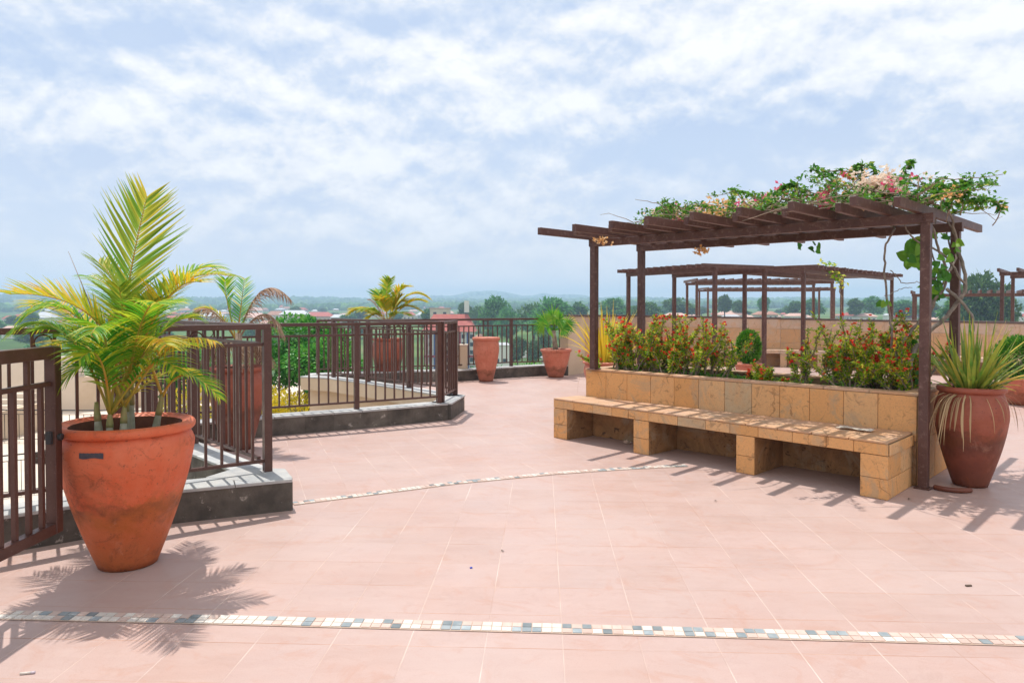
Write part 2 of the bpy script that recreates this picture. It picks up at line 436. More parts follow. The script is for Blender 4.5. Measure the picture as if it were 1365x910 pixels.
CLAYINSIDE = simple('dark_clay_inside', (.10, .035, .02), (.17, .06, .035), 9, .8, .4)  # inner wall darker than the outer clay
CLAYPLAIN = pot_mat('plain_terracotta_clay', (.46, .125, .07), (.54, .19, .12), .24, (.28, .09, .05))
BLUEDAUB = simple('dark_paint_daub', (.05, .045, .06), (.08, .07, .085), 30, .6, .1)

PALM = leafmat('palm_leaflet_green', [(0., (.04, .24, .012)), (.4, (.15, .40, .02)), (.7, (.40, .54, .03)), (1., (.72, .64, .04))], .5)
PALMY = leafmat('palm_leaflet_yellow', [(0., (.30, .42, .03)), (.4, (.55, .52, .03)), (.8, (.75, .50, .03)), (1., (.70, .36, .03))], .45)
PALMTOP = leafmat('palm_leaflet_bright', [(0., (.16, .34, .03)), (.5, (.34, .44, .05)), (.85, (.58, .55, .06)), (1., (.65, .50, .06))], .5)
DEAD = leafmat('dead_palm_leaflet', [(0., (.22, .13, .08)), (.6, (.36, .23, .16)), (1., (.50, .36, .27))], .2, .8, .1)
RACHIS = simple('frond_rib', (.34, .34, .05), (.55, .24, .03), 5, .5, .05)
RACHISG = simple('green_frond_rib', (.28, .38, .05), (.40, .38, .05), 5, .5, .05)
SHEATH = simple('fibrous_palm_sheath', (.26, .28, .10), (.36, .26, .12), 30, .7, .4)
CANE = simple('ringed_grey_cane', (.30, .30, .22), (.42, .40, .32), 20, .7, .3)
AGAVE = leafmat('sword_leaf', [(0., (.05, .20, .03)), (.45, (.14, .34, .05)), (.75, (.42, .48, .06)), (1., (.75, .56, .12))], .3, .35, byobj=True)
AGAVEY = leafmat('yellow_sword_leaf', [(0., (.38, .38, .03)), (.5, (.72, .55, .03)), (1., (.85, .60, .05))], .35, .4, byobj=True)
DRYLEAF = leafmat('dry_sword_leaf', [(0., (.26, .16, .08)), (1., (.58, .42, .24))], .25, .8, .1, byobj=True)
FAN = leafmat('fan_leaf', [(0., (.05, .26, .02)), (.6, (.14, .42, .03)), (1., (.34, .50, .05))], .35, .35)
SHRUB = leafmat('shrub_leaf', [(0., (.07, .24, .015)), (.3, (.22, .44, .02)), (.6, (.52, .64, .04)), (.9, (.80, .74, .10)), (1., (.70, .36, .08))], .5)
REDFL = leafmat('red_blossom', [(0., (.75, .015, .012)), (.6, (.88, .05, .03)), (1., (.90, .20, .10))], .3)
VINEL = leafmat('vine_leaf', [(0., (.03, .14, .012)), (.5, (.08, .27, .02)), (.85, (.17, .36, .03)), (1., (.38, .42, .06))], .35)
WHITEFL = leafmat('cream_bract', [(0., (.86, .70, .58)), (.6, (.92, .84, .74)), (1., (.92, .66, .50))], .4)
PINKFL = leafmat('pink_bract', [(0., (.80, .05, .22)), (.6, (.85, .20, .32)), (1., (.88, .45, .45))], .4)
PEACHFL = leafmat('peach_bract', [(0., (.78, .42, .14)), (.6, (.85, .55, .28)), (1., (.90, .66, .36))], .4)
TOPI = leafmat('topiary_leaf', [(0., (.03, .13, .01)), (.6, (.08, .28, .015)), (1., (.20, .40, .03))], .2)
BUSHG = leafmat('glossy_tree_leaf', [(0., (.03, .17, .02)), (.6, (.07, .32, .035)), (1., (.20, .46, .07))], .3, .3)
YBUSH = leafmat('yellow_shrub_leaf', [(0., (.40, .42, .02)), (.5, (.75, .60, .02)), (1., (.85, .62, .04))], .3)
FARLEAF = leafmat('far_tree_leaf', [(0., (.045, .13, .045)), (.6, (.10, .24, .07)), (1., (.19, .34, .10))], .25, .7, .1, True)  # leaf greens lightened to paint extra haze into the distant crowns
BARK = simple('grey_brown_bark', (.20, .14, .10), (.36, .28, .21), 14, .85, .6, 50, dist=.01)
VBARK = simple('grey_vine_bark', (.15, .12, .10), (.30, .25, .21), 18, .85, .7, 50, dist=.01)
BARKDK = simple('dark_bark', (.10, .07, .05), (.16, .12, .09), 8, .9, .5, 30)

# ------------------------------------------------------------------ ground, hills
def terr(x, y):
    r = math.hypot(x, y); a = math.degrees(math.atan2(x, y))
    nz = noise.noise
    right = 1 / (1 + math.exp(-(a - 7) / 3.0))
    left = 1 / (1 + math.exp((a + 4) / 4.0))
    t = min(max((r - 240) / 260, 0), 1); t = t * t * (3 - 2 * t)
    base = -20.5 + 13.5 * t * (1 - left * .45)
    tr = min(max((r - 60) / 150, 0), 1)
    base = base * (1 - right) + right * (-20 * (1 - tr) + -6.5 * tr)
    base += 1.2 * nz(Vector((x / 120, y / 120, 0))) * min(r / 300, 1)
    # long wooded ridges
    def rise(r0, r1): 
        q = min(max((r - r0) / (r1 - r0), 0), 1); return q * q * (3 - 2 * q)
    base += rise(700, 1500) * (6 + 4 * nz(Vector((a / 9, 1.3, r / 900))))
    base += rise(1500, 3200) * (25 + left * 12 + 9 * nz(Vector((a / 7, 5.1, r / 1500))))
    if r > 3300:
        h = 0
        for (px, w_, hh) in ((650, 60, 1.0), (690, 22, .5), (725, 40, .75), (765, 40, .7), (830, 60, .55), (590, 50, .55), (885, 40, .3)):
            aa = math.degrees(math.atan2(px - 682.5, F)); ww = w_ / F * 57.3
            h = max(h, hh * math.exp(-((a - aa) / ww) ** 2))
        h += .14 * nz(Vector((a * 1.4, 0, 2.0))) + .07 * nz(Vector((a * 4, 3, 2.0)))
        base += rise(3400, 4700) * max(h, .0) * 76
    return base
vs = []; fs = []
NA = 150; rr = [45]
while rr[-1] < 7600: rr.append(rr[-1] * 1.075)
for r_ in rr:
    for i in range(NA + 1):
        a = R(-62 + 124 * i / NA)
        x, y = r_ * math.sin(a), r_ * math.cos(a)
        vs.append((x, y, terr(x, y)))
for j in range(len(rr) - 1):
    for i in range(NA):
        q = j * (NA + 1) + i
        fs.append((q, q + 1, q + NA + 2, q + NA + 1))
m, t, p = mat('fields_and_scrub', .95, 0, .1)
v = worldc(t)
c = ramp(t, noisen(t, v, .012, 7, .6), [(.35, (.045, .085, .022)), (.48, (.08, .15, .035)), (.58, (.13, .19, .05)), (.70, (.19, .16, .085))])
c = mixc(t, ramp(t, noisen(t, v, .05, 5, .6), [(.5, 0.), (.62, .6)]), c, (.04, .075, .02))
t.links.new(c, p.inputs['Base Color'])
mb = MB(); mb.add(vs, fs, 0, True); g = mb.build('ground', m); g['kind'] = 'structure'
mb = MB(); mb.add([(-9000, -2000, -22.5), (9000, -2000, -22.5), (9000, 9000, -22.5), (-9000, 9000, -22.5)], [(0, 1, 2, 3)])
o = mb.build('plain', m); o['kind'] = 'structure'

# ------------------------------------------------------------------ terrace
KF = [(-5.6, .9), (-4.6, 2.9), (-3.31, 4.62), (-2.49, 5.27), (-1.72, 5.62)]      # outer face of the stair kerb
RETO = [(-1.72, 5.62), (-1.88, 5.97), (-3.04, 7.2), (-4.02, 8.15)]
KB = [(-4.02, 8.15), (-3.65, 8.38), (-2.93, 8.85), (-1.96, 9.39), (-1.07, 9.98), (-.90, 10.08), (-.73, 11.02)]
KR = [(-.73, 11.02), (-1.66, 12.12), (-2.5, 13.05), (-3.35, 13.9), (-4.0, 14.2)]
KC = [(-4.0, 14.3), (-3.2, 14.7), (-2.21, 15.05), (-1.16, 15.3), (.06, 16.17), (.70, 16.55), (1.3, 16.6)]
WL = [(1.3, 16.6), (1.75, 17.3), (3.0, 19.0), (5.2, 19.7), (7.2, 19.3), (8.9, 18.3), (10.4, 16.7), (11.7, 14.6), (12.6, 12.0), (13.0, 8), (13, -6)]
outline = [(-9, -6), (-9, .9)] + KF + RETO[1:] + KB[1:] + KR[1:] + KC[1:] + WL[1:]
def poly_mesh(name, polys, mats, z):
    me = bpy.data.meshes.new(name); bm = bmesh.new()
    for k, pl in enumerate(polys):
        f = bm.faces.new([bm.verts.new((x, y, z)) for x, y in pl]); f.material_index = k
        if f.normal.z < 0: f.normal_flip()
    bm.normal_update()
    for f in bm.faces:
        if f.normal.z < 0: f.normal_flip()
    bmesh.ops.triangulate(bm, faces=bm.faces[:])
    bm.to_mesh(me); bm.free()
    for m_ in mats: me.materials.append(m_)
    o = bpy.data.objects.new(name, me); COL.objects.link(o)
    return o
B2 = [(-1.774, 5.80), (-.494, 6.50), (.4, 6.86), (1.088, 7.06), (1.75, 7.2), (2.6, 7.25)]
split = [(-1.80, 5.79)] + B2[1:-1] + [(2.6, 7.25), (13, 8.4)]
near = [(-9, -6), (-9, .9)] + KF + [(-1.80, 5.79)] + split[1:] + [(13, -6)]
far = split[::-1] + RETO[1:] + KB[1:] + KR[1:] + KC[1:] + WL[1:-2] + [(13, 8.4)][:0]
fl = poly_mesh('floor', [near, far], [FLOOR1, FLOOR2], 0)
fl['kind'] = 'structure'

# mosaic bands: two rows of small stones laid as slabs 2 mm proud
MOS = [simple('mosaic_white', (.66, .61, .55), (.60, .54, .48), 20, .5, .1, island=.15), simple('mosaic_peach', (.54, .39, .33), (.58, .45, .39), 20, .5, .1, island=.2),
       simple('mosaic_grey_blue', (.20, .24, .26), (.30, .33, .34), 14, .45, .1, island=.7), simple('mosaic_grout', (.50, .36, .28), (.56, .42, .34), 10, .9, .1)]
def mosaic(pts, name, sz=.049, rows=2):
    mb = MB(); pts = [Vector((*q, 0)) for q in pts]
    for a, b in zip(pts, pts[1:]):
        d = b - a; L = d.length; d /= L; n = Vector((-d.y, d.x, 0))
        k = int(L / sz)
        hw = rows * sz / 2 + .006
        mb.add([a - n * hw + Vector((0, 0, .0035)), b - n * hw + Vector((0, 0, .0035)), b + n * hw + Vector((0, 0, .0035)), a + n * hw + Vector((0, 0, .0035))], [(0, 1, 2, 3)], 3)
        for i in range(k):
            for r_ in range(rows):
                q = random.random(); mi = 0 if q < .40 else (1 if q < .79 else 2)
                c = a + d * (i + .5) * L / k + n * ((r_ - (rows - 1) / 2) * sz)
                mb.box(c + Vector((0, 0, .004)), (L / k - .005, sz - .005, .006), Matrix.Rotation(math.atan2(d.y, d.x), 3, 'Z'), mi)
    o = mb.build(name, MOS); o['kind'] = 'structure'
mosaic([(-4.6, 3.80), (-2.65, 3.70), (-1.457, 3.64), (0, 3.555), (2.43, 3.41), (5, 3.24)], 'paving_band')
mosaic(B2[:-1], 'paving_band', sz=.044)

# building mass under the terrace
mb = MB()
n = len(outline)
mb.add([(x, y, -.03) for x, y in outline] + [(x, y, -22) for x, y in outline], [(i, (i + 1) % n, n + (i + 1) % n, n + i) for i in range(n)])
o = mb.build('building_wall', STUCCO)
tag(o, 'cream rendered side of the building dropping below the tiled terrace', 'building')

# kerbs
def offs(pts, d):
    out = []
    for i, p_ in enumerate(pts):
        a = Vector(pts[max(i - 1, 0)]); b = Vector(pts[min(i + 1, len(pts) - 1)])
        t_ = (b - a).normalized(); out.append((p_[0] - t_.y * d, p_[1] + t_.x * d))
    return out
def refine(pts, step=.42):
    out = []
    for a, b in zip(pts, pts[1:]):
        a = Vector(a); b = Vector(b); k = max(1, round((b - a).length / step))
        for i in range(k): out.append(tuple(a.lerp(b, i / k)))
    out.append(tuple(pts[-1])); return out
def kerb(pts, width, h, label, group='grey stone kerbs under the railings', m_=None, corner=None):
    root = thing('kerb', label, 'kerb', (pts[0][0], pts[0][1], 0), 0, group)
    po = refine(pts); pi = offs(po, width); po2 = offs(po, -.012); pi2 = offs(po, width + .012)
    mb = MB(); mc = MB()
    for i in range(len(po) - 1):
        mb.prism([po[i], po[i + 1], pi[i + 1], pi[i]], -.02, h - .028)
        a = Vector(po2[i]).lerp(Vector(po2[i + 1]), .008); b = Vector(po2[i + 1]).lerp(Vector(po2[i]), .008)
        c = Vector(pi2[i + 1]).lerp(Vector(pi2[i]), .008); d = Vector(pi2[i]).lerp(Vector(pi2[i + 1]), .008)
        mc.prism([a, b, c, d], h - .026, h)
    if corner: mc.prism(corner, h - .026, h + .003); mb.prism(corner, -.02, h - .03)
    mb.build('kerb_face', m_ or KERB, root, root.location)
    mc.build('capping', KERBCAP, root, root.location, bevel=.004, seg=1)
    return root
kerb(KF, .30, .25, 'low dark stone kerb behind the large orange pot, under the nearest railing', corner=[(-1.725, 5.635), (-1.885, 5.96), (-2.30, 6.0), (-2.42, 5.66), (-1.99, 5.50)])
kerb([(-1.76, 5.70), (-2.98, 6.99), (-4.02, 8.05)], .24, .25, 'low stone kerb running back from the nearest railing corner post to the shaded pot')
kerb(KB[:-1] , .26, .24, 'long dark stone kerb under the middle railing beside the tree')
kerb([(-.86, 10.1), (-.73, 11.05)], .28, .24, 'short end of stone kerb at the corner of the middle railing')
kerb(KR, .26, .24, 'stone kerb behind the middle railing, in front of the yellow palm pot', m_=STUCCO)
kerb(KC, .30, .24, 'curved dark kerb at the terrace edge behind the empty clay pot')
# stair shaft walls (cream) behind the kerbs
def wall(pts, th, z0, z1, m_, name, label, cat='wall', group=None):
    root = tag(thing(name, label, cat, (pts[0][0], pts[0][1], z0)), group=group)
    po = pts; pi = offs(pts, th); mb = MB()
    for i in range(len(po) - 1): mb.prism([po[i], po[i + 1], pi[i + 1], pi[i]], z0, z1)
    mb.build('wall_body', m_, root, root.location)
    return root
# ------------------------------------------------------------------ railings
unit = {}
def unitbar(name, w_, h_, L, m_):
    key = (name, w_, h_, round(L, 3))
    if key not in unit:
        mb = MB(); mb.box((0, 0, L / 2), (w_, h_, L)); 
        me_o = mb.build(name, m_, None, None, bevel=.003, seg=1); unit[key] = me_o.data; bpy.data.objects.remove(me_o)
    return unit[key]
def child(name, me, parent, loc, rz=0, bev=.0025):
    o = bpy.data.objects.new(name, me); COL.objects.link(o); o.parent = parent
    o.location = loc; o.rotation_euler = (0, 0, rz)
    return o
def railing(pts, z0, ztop, label, mid=.165, bot=.09, sp=.125, posts=None, rings=True, group='brown steel railings round the terrace', m_=None, th=1.0, name='railing', skip=0):
    m_ = m_ or STEEL
    root = thing(name, label, 'railing', (pts[0][0], pts[0][1], z0), 0, group)
    P = [Vector((x, y, 0)) for x, y in pts]
    o0 = Vector((pts[0][0], pts[0][1], 0))
    H = ztop - z0
    tr = MB(); mr = MB(); br = MB()
    post = unitbar('post', .062 * th, .062 * th, H - .03, m_)
    bal = unitbar('baluster', .02 * th, .02 * th, H - mid - bot, m_)
    balf = unitbar('baluster', .02 * th, .02 * th, H - bot - .03, m_)
    rings_mesh = None
    for i, (a, b) in enumerate(zip(P, P[1:])):
        d = b - a; L = d.length; d = d / L; rz = math.atan2(d.y, d.x)
        a_, b_ = a - o0, b - o0
        up = Vector((0, 0, 1))
        tr.bar(a_ - d * .02 + up * (H - .022), b_ + d * .02 + up * (H - .022), .068 * th, .044 * th)
        mr.bar(a_ + up * (H - mid), b_ + up * (H - mid), .03 * th, .026 * th)
        br.bar(a_ + up * bot, b_ + up * bot, .03 * th, .026 * th)
        k = max(2, round(L / sp)); mid_i = k // 2
        for j in range(1, k):
            q = a_ + d * (L * j / k)
            full = rings and j in (mid_i, mid_i + 1) and L > .6
            child('baluster', balf if full else bal, root, (q.x, q.y, bot), rz)
        if rings and L > .6:
            q = a_ + d * (L * (mid_i + .5) / k); rr_ = min(L / k / 2 - .012, (mid - .044) / 2 - .004)
            mb = MB(); zc = H - .044 - (mid - .044) / 2
            ring = [q + d * rr_ * math.cos(2 * math.pi * s_ / 20) + up * (zc + rr_ * math.sin(2 * math.pi * s_ / 20)) for s_ in range(21)]
            mb.tube(ring, .006 * th, 6, caps=False); mb.build('ring', m_, root)
    for q in P[skip:]:
        i = P.index(q); d = (P[min(i + 1, len(P) - 1)] - P[max(i - 1, 0)]); rz = math.atan2(d.y, d.x)
        child('post', post, root, (q.x - o0.x, q.y - o0.y, 0), rz)
    tr.build('top_rail', m_, root, bevel=.004); mr.build('middle_rail', m_, root, bevel=.002, seg=1); br.build('bottom_rail', m_, root, bevel=.002, seg=1)
    return root
railing([(-2.0, 5.865), (-2.86, 5.22), (-3.55, 4.62), (-4.15, 3.9), (-4.75, 3.0), (-5.3, 1.9)], .25, 1.455, 'nearest brown railing with balusters, running behind the large orange pot')
railing([(-2.10, 5.955), (-3.13, 7.07), (-4.05, 8.0)], .25, 1.455, 'brown railing going back from the nearest corner post past the shaded clay pot', skip=1)
railing([(-4.25, 8.3), (-3.15, 8.93), (-2.06, 9.52), (-1.03, 10.11)], .24, 1.385, 'middle brown railing in front of the green tree, with circles between the balusters')
railing([(-.99, 10.19), (-.87, 11.06)], .24, 1.385, 'short brown railing section at the end corner of the middle railing')
railing([(-.95, 11.14), (-1.72, 12.0), (-2.59, 12.95), (-3.42, 13.78)], .24, 1.365, 'brown railing behind the middle railing, in front of the yellow palm pot')
railing([(-3.9, 14.45), (-2.6, 15.08), (-1.25, 15.48), (-.02, 16.32), (1.22, 16.72)], .24, 1.33, 'far brown railing along the terrace edge behind the empty clay pot')

# open gate
root = thing('gate', 'open brown barred gate leaf beside the large orange pot', 'gate', (-2.60, 4.10, 0), 0)
ym = -1.12; z0, z1 = .315, 1.375
mb = MB()
mb.box((0, -.03, (z0 + z1) / 2), (.062, .062, z1 - z0)); mb.box((0, ym, (z0 + z1) / 2), (.062, .062, z1 - z0))
mb.bar((0, -.062, z1 - .035), (0, ym + .032, z1 - .035), .060, .07)
mb.bar((0, -.062, z0 + .030), (0, ym + .032, z0 + .030), .060, .06)
mb.bar((0, -.062, z1 - .21), (0, ym + .032, z1 - .21), .03, .028)
mb.build('frame', STEEL, root, bevel=.005)
for k in range(1, 10):
    y = -.03 + (ym + .03) * k / 10
    ub = unitbar('baluster', .024, .024, z1 - .21 - z0 - .06, STEEL)
    child('bar', ub, root, (0, y, z0 + .05))
    if k % 2 == 0:
        child('bar', unitbar('baluster', .024, .024, .15, STEEL), root, (0, y, z1 - .21))
mb = MB(); mb.tube([(-.05, -.03, .86), (.05, -.03, .86)], .02, 10); mb.box((.0, -.065, .86), (.03, .03, .07)); mb.build('latch', BLACKSTEEL, root, bevel=.003)
root = thing('gate_post', 'brown steel post carrying the hinges of the open gate', 'post', (-2.60, 2.91, 0))
mb = MB(); mb.box((0, 0, .74), (.08, .08, 1.48)); mb.box((0, 0, .004), (.16, .16, .012)); mb.build('post', STEEL, root, bevel=.004)
mb = MB(); mb.tube([(0, .045, .45), (0, .045, .55)], .012, 8); mb.tube([(0, .045, 1.1), (0, .045, 1.2)], .012, 8); mb.build('hinge', BLACKSTEEL, root)

# pier at the terrace edge
p_ = G(615, 509); root = thing('pier', 'small cream rendered pier on the far kerb left of the empty pot', 'pier', (p_.x, p_.y + .42, 0))
mb = MB(); mb.box((0, .1, .37), (.20, .24, .74)); mb.build('pier_body', STUCCO, root, bevel=.008)
mb = MB(); mb.box((0, .1, .755), (.22, .26, .03)); mb.build('coping', STUCCO2, root, bevel=.005)

# ------------------------------------------------------------------ parapet wall on the right
root = thing('parapet_wall', 'long curved wall of tan stone tiles with dark coping, behind the planter', 'wall', (1.3, 16.6, 0))
po = refine(WL, .55); o0 = Vector((1.3, 16.6, 0))
core = MB(); tan = MB(); pale = MB(); cop = MB()
ztops = []
for i in range(len(po)):
    x = po[i][0]; ztops.append(1.40 - .14 * min(max((x - 1.3) / 7.6, 0), 1))
pin = offs(po, -.012)   # towards the terrace
po3 = offs(po, .22)
for i in range(len(po) - 1):
    zt = (ztops[i] + ztops[i + 1]) / 2
    core.prism([po[i], po[i + 1], po3[i + 1], po3[i]], -3, zt - .04)
    a, b = Vector(po[i]), Vector(po[i + 1]); a2, b2 = Vector(pin[i]), Vector(pin[i + 1])
    e = .006 / (b - a).length
    aa, bb, ca, cb_ = a.lerp(b, e), b.lerp(a, e), a2.lerp(b2, e), b2.lerp(a2, e)
    if i >= 2:
        zc = zt - .05; pale.prism([ca, cb_, bb, aa], zc - .24, zc)
        z_ = zc - .25
        while z_ > .05:
            tan.prism([ca, cb_, bb, aa], max(z_ - .36, .01), z_); z_ -= .37
    q = offs([po[i], po[i + 1]], -.03); q2 = offs([po[i], po[i + 1]], .25)
    cop.prism([q[0], q[1], q2[1], q2[0]], zt - .04, zt)
core.build('wall_body', STUCCO, root, o0); tan.build('tan_tiles', WALLTAN, root, o0); pale.build('pale_tiles', WALLPALE, root, o0); cop.build('coping', COPING, root, o0)
# stone ledge bench along the parapet
seg = refine(WL[2:8], .9)
root = thing('ledge_bench', 'long low stone ledge with shaded openings along the foot of the parapet wall', 'bench', (seg[0][0], seg[0][1], 0))
a1 = offs(seg, -.46); a0 = offs(seg, -.02); mb = MB(); mp_ = MB()
for i in range(len(seg) - 1):
    mb.prism([a1[i], a1[i + 1], a0[i + 1], a0[i]], .36, .45)
    d = (Vector(a1[i + 1]) - Vector(a1[i])).normalized() * .16
    mp_.prism([a1[i], (a1[i][0] + d.x, a1[i][1] + d.y), (a0[i][0] + d.x, a0[i][1] + d.y), a0[i]], 0, .357); mp_.build('support', WALLTAN, root, root.location); mp_ = MB()
mb.build('seat', WALLPALE, root, root.location)

# ------------------------------------------------------------------ tiled planter and bench
TH = R(46)
U = Vector((-math.sin(TH), math.cos(TH), 0)); V = Vector((math.cos(TH), math.sin(TH), 0))
def uv(u, v, z=0): return U * u + V * v + Vector((0, 0, z))
def slabs(mb, P0, ex, ez, L, H, nx, rows, nrm, th=.012, gap=.004, jit=0):
    # cladding slabs on a plane: P0 corner, ex along, ez up; rows = list of heights from the bottom
    z = 0
    xs = [0]
    for i in range(nx): xs.append(xs[-1] + L / nx * (1 + rnd(-jit, jit)))
    xs = [x * L / xs[-1] for x in xs]
    rot = Matrix((ex, nrm, ez)).transposed()
    for h in rows:
        for i in range(nx):
            c = P0 + ex * (xs[i] + xs[i + 1]) / 2 + ez * (z + h / 2) + nrm * (th / 2 + rnd(0, .0015))
            mb.box(c, (xs[i + 1] - xs[i] - gap, th, h - gap), rot)
        z += h
root = thing('planter_wall', 'long planter clad in tan stone slabs behind the bench, under the pergola', 'planter', uv(1.84, 7.08))
o0 = root.location
u0, u1, v0, v1, hz_ = 1.84, 5.55, 7.085, 8.16, .80
mb = MB()
for (a, b, c, d) in ((u0, u1, v0, v0 + .12), (u0, u1, v1 - .12, v1), (u0, u0 + .12, v0 + .121, v1 - .121), (u1 - .12, u1, v0 + .121, v1 - .121)):
    mb.prism([uv(a, c), uv(b, c), uv(b, d), uv(a, d)][::-1], 0, hz_)
mb.build('wall_body', MORTAR, root, o0)
Z = Vector((0, 0, 1)); cl = MB()
slabs(cl, uv(u1, v0, .40), -U, Z, u1 - u0, hz_ - .40, 12, [.40], -V, jit=.05)
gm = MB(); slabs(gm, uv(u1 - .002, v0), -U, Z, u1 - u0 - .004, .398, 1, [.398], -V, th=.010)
gm.build('render_behind_bench', SHADEGRIME, root, o0)
slabs(cl, uv(u0, v0), V, Z, v1 - v0, hz_, 4, [.40, .40], -U, jit=.05)
slabs(cl, uv(u0, v1), U, Z, u1 - u0, hz_, 12, [.40, .40], V, jit=.05)
slabs(cl, uv(u1, v1), -V, Z, v1 - v0, hz_, 4, [.40, .40], U, jit=.05)
cl.build('cladding', STONE, root, o0, bevel=.003, seg=1)
cp = MB()
def capline(a, b, wdt, n_, dirn, wd):
    for i in range(n_):
        p0 = a + (b - a) * i / n_; p1 = a + (b - a) * (i + 1) / n_; e = (p1 - p0).normalized() * .002
        q = [p0 + e, p1 - e, p1 - e + wd * wdt, p0 + e + wd * wdt]
        j = rnd(-.0015, .0015)
        cp.prism(q if (q[1] - q[0]).cross(q[3] - q[0]).z > 0 else q[::-1], hz_ + .002, hz_ + .026 + j)
capline(uv(u1 + .014, v0 - .014), uv(u0 - .014, v0 - .014), .15, 9, None, V)
capline(uv(u1 + .014, v1 + .014), uv(u0 - .014, v1 + .014), .15, 9, None, -V)
capline(uv(u0 - .014, v0 + .138), uv(u0 - .014, v1 - .138), .15, 3, None, U)
capline(uv(u1 + .014, v0 + .138), uv(u1 + .014, v1 - .138), .15, 3, None, -U)
cp.build('capping', STONETOP, root, o0, bevel=.004, seg=1)
# soil, lumpy
mb = MB(); nx, ny = 60, 16
vs = []; fs = []
for i in range(nx + 1):
    for j in range(ny + 1):
        q = uv(u0 + .12 + (u1 - u0 - .24) * i / nx, v0 + .12 + (v1 - v0 - .24) * j / ny)
        vs.append((q.x, q.y, .73 + .03 * noise.noise(q * 5)))
for i in range(nx):
    for j in range(ny):
        k = i * (ny + 1) + j; fs.append((k, k + ny + 1, k + ny + 2, k + 1))
mb.add(vs, fs, 0, True); mb.build('soil', SOIL, root, o0)

# bench: front line slightly out of parallel with the planter, as in the photograph
bR, bL = uv(1.87, 6.40), uv(5.72, 6.665)
bU = (bL - bR).normalized(); bN = Vector((bU.y, -bU.x, 0))
if bN.dot(V) > 0: bN = -bN                      # bN points to the camera
BRb, BLb = uv(1.87, 7.068), uv(5.66, 7.068)
root = thing('bench', 'long built-in bench of tan stone slabs with three shaded openings below', 'bench', bR); o0 = root.location
LB = (bL - bR).length
mb = MB()
zs, zt = .365, .462
mb.prism([bR, BRb, BLb, bL], zs, zt)
mb.build('slab', MORTAR, root, o0)
mb = MB()                                        # top slabs
n_ = 12
for i in range(n_):
    for j in range(2):
        a = lambda s_, w__: (bR.lerp(bL, s_)).lerp(BRb.lerp(BLb, s_), w__)
        s0, s1 = (i + .012) / n_, (i + .988) / n_; w0, w1 = (0.0, .48) if j == 0 else (.492, .995)
        pl = [a(s0, w0), a(s0, w1), a(s1, w1), a(s1, w0)]
        if j == 0: pl[0] = pl[0] + bN * .016; pl[3] = pl[3] + bN * .016
        mb.prism(pl, zt + .001, zt + .020 + rnd(-.001, .001))
mb.build('seat_slabs', STONETOP, root, o0, bevel=.004, seg=1)
mb = MB()                                        # fascia
slabs(mb, bR + Z * zs, bU, Z, LB, zt - zs, 13, [zt - zs], bN, jit=.25)
slabs(mb, bR + Z * zs, V, Z, (BRb - bR).length, zt - zs, 3, [zt - zs], -U, jit=.05)
mb.build('fascia', STONE, root, o0, bevel=.003, seg=1)
def upx(px, py):                                 # distance along the bench front of a pixel on its foot
    return (G(px, py) - bR).dot(bU)
piers = [(upx(738.6, 582.3), upx(757.5, 585.8)), (upx(844.3, 602.9), upx(865.5, 606.6)), (upx(980, 629.1), upx(1005.7, 633.4)), (upx(1148.7, 658.9), 0.0)]
for a, b in piers:
    a, b = max(a, b), min(a, b)
    a = min(a, LB)
    core = MB(); clad = MB(); inn = MB()
    sA, sB = b / LB, a / LB
    fa, fb = bR.lerp(bL, sA), bR.lerp(bL, sB); ba, bb = BRb.lerp(BLb, sA), BRb.lerp(BLb, sB)
    ins = .014
    core.prism([fa + bU * ins, ba + bU * ins, bb - bU * ins, fb - bU * ins], 0, zs - .001)
    pr = core.build('pier', MORTAR, root, o0)
    rows = [.17, .193]
    slabs(clad, fa, bU, Z, a - b, .363, 1, rows, bN)
    for (P0, P1, nrm) in ((fa + bU * ins, ba + bU * ins, -bU), (fb - bU * ins, bb - bU * ins, bU)):
        e = (P1 - P0); L_ = e.length - .006; e = e.normalized(); nn = Vector((e.y, -e.x, 0))
        if nn.dot(nrm) < 0: nn = -nn
        outer = nrm == -bU and b == 0.0
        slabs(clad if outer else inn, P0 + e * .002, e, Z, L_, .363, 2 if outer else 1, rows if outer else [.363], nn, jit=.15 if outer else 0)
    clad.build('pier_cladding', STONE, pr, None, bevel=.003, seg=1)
    inn.build('pier_side', SHADEGRIME, pr, None)
# cladding of the piers was written in world space under a child: shift it to the bench's own frame
for ch in root.children:
    if ch.name.startswith('pier'):
        for g_ in ch.children: g_.data.transform(Matrix.Translation(-o0))
root = thing('paper_scrap', 'crumpled pale sheet of litter lying on the bench top', 'litter', G(1140, 572, .49))
mb = MB(); vs = []; fs = []
for i in range(9):
    for j in range(6):
        x = (i / 8 - .5) * .30; y = (j / 5 - .5) * .10
        q = U * x + V * y
        vs.append((q.x, q.y, .006 + .018 * abs(noise.noise(Vector((i * .9, j * .9, 3))))))
for i in range(8):
    for j in range(5):
        k = i * 6 + j; fs.append((k, k + 6, k + 7, k + 1))
mb.add(vs, fs); mb.build('sheet', simple('faded_paper', (.50, .44, .36), (.62, .56, .48), 9, .9, .3), root)

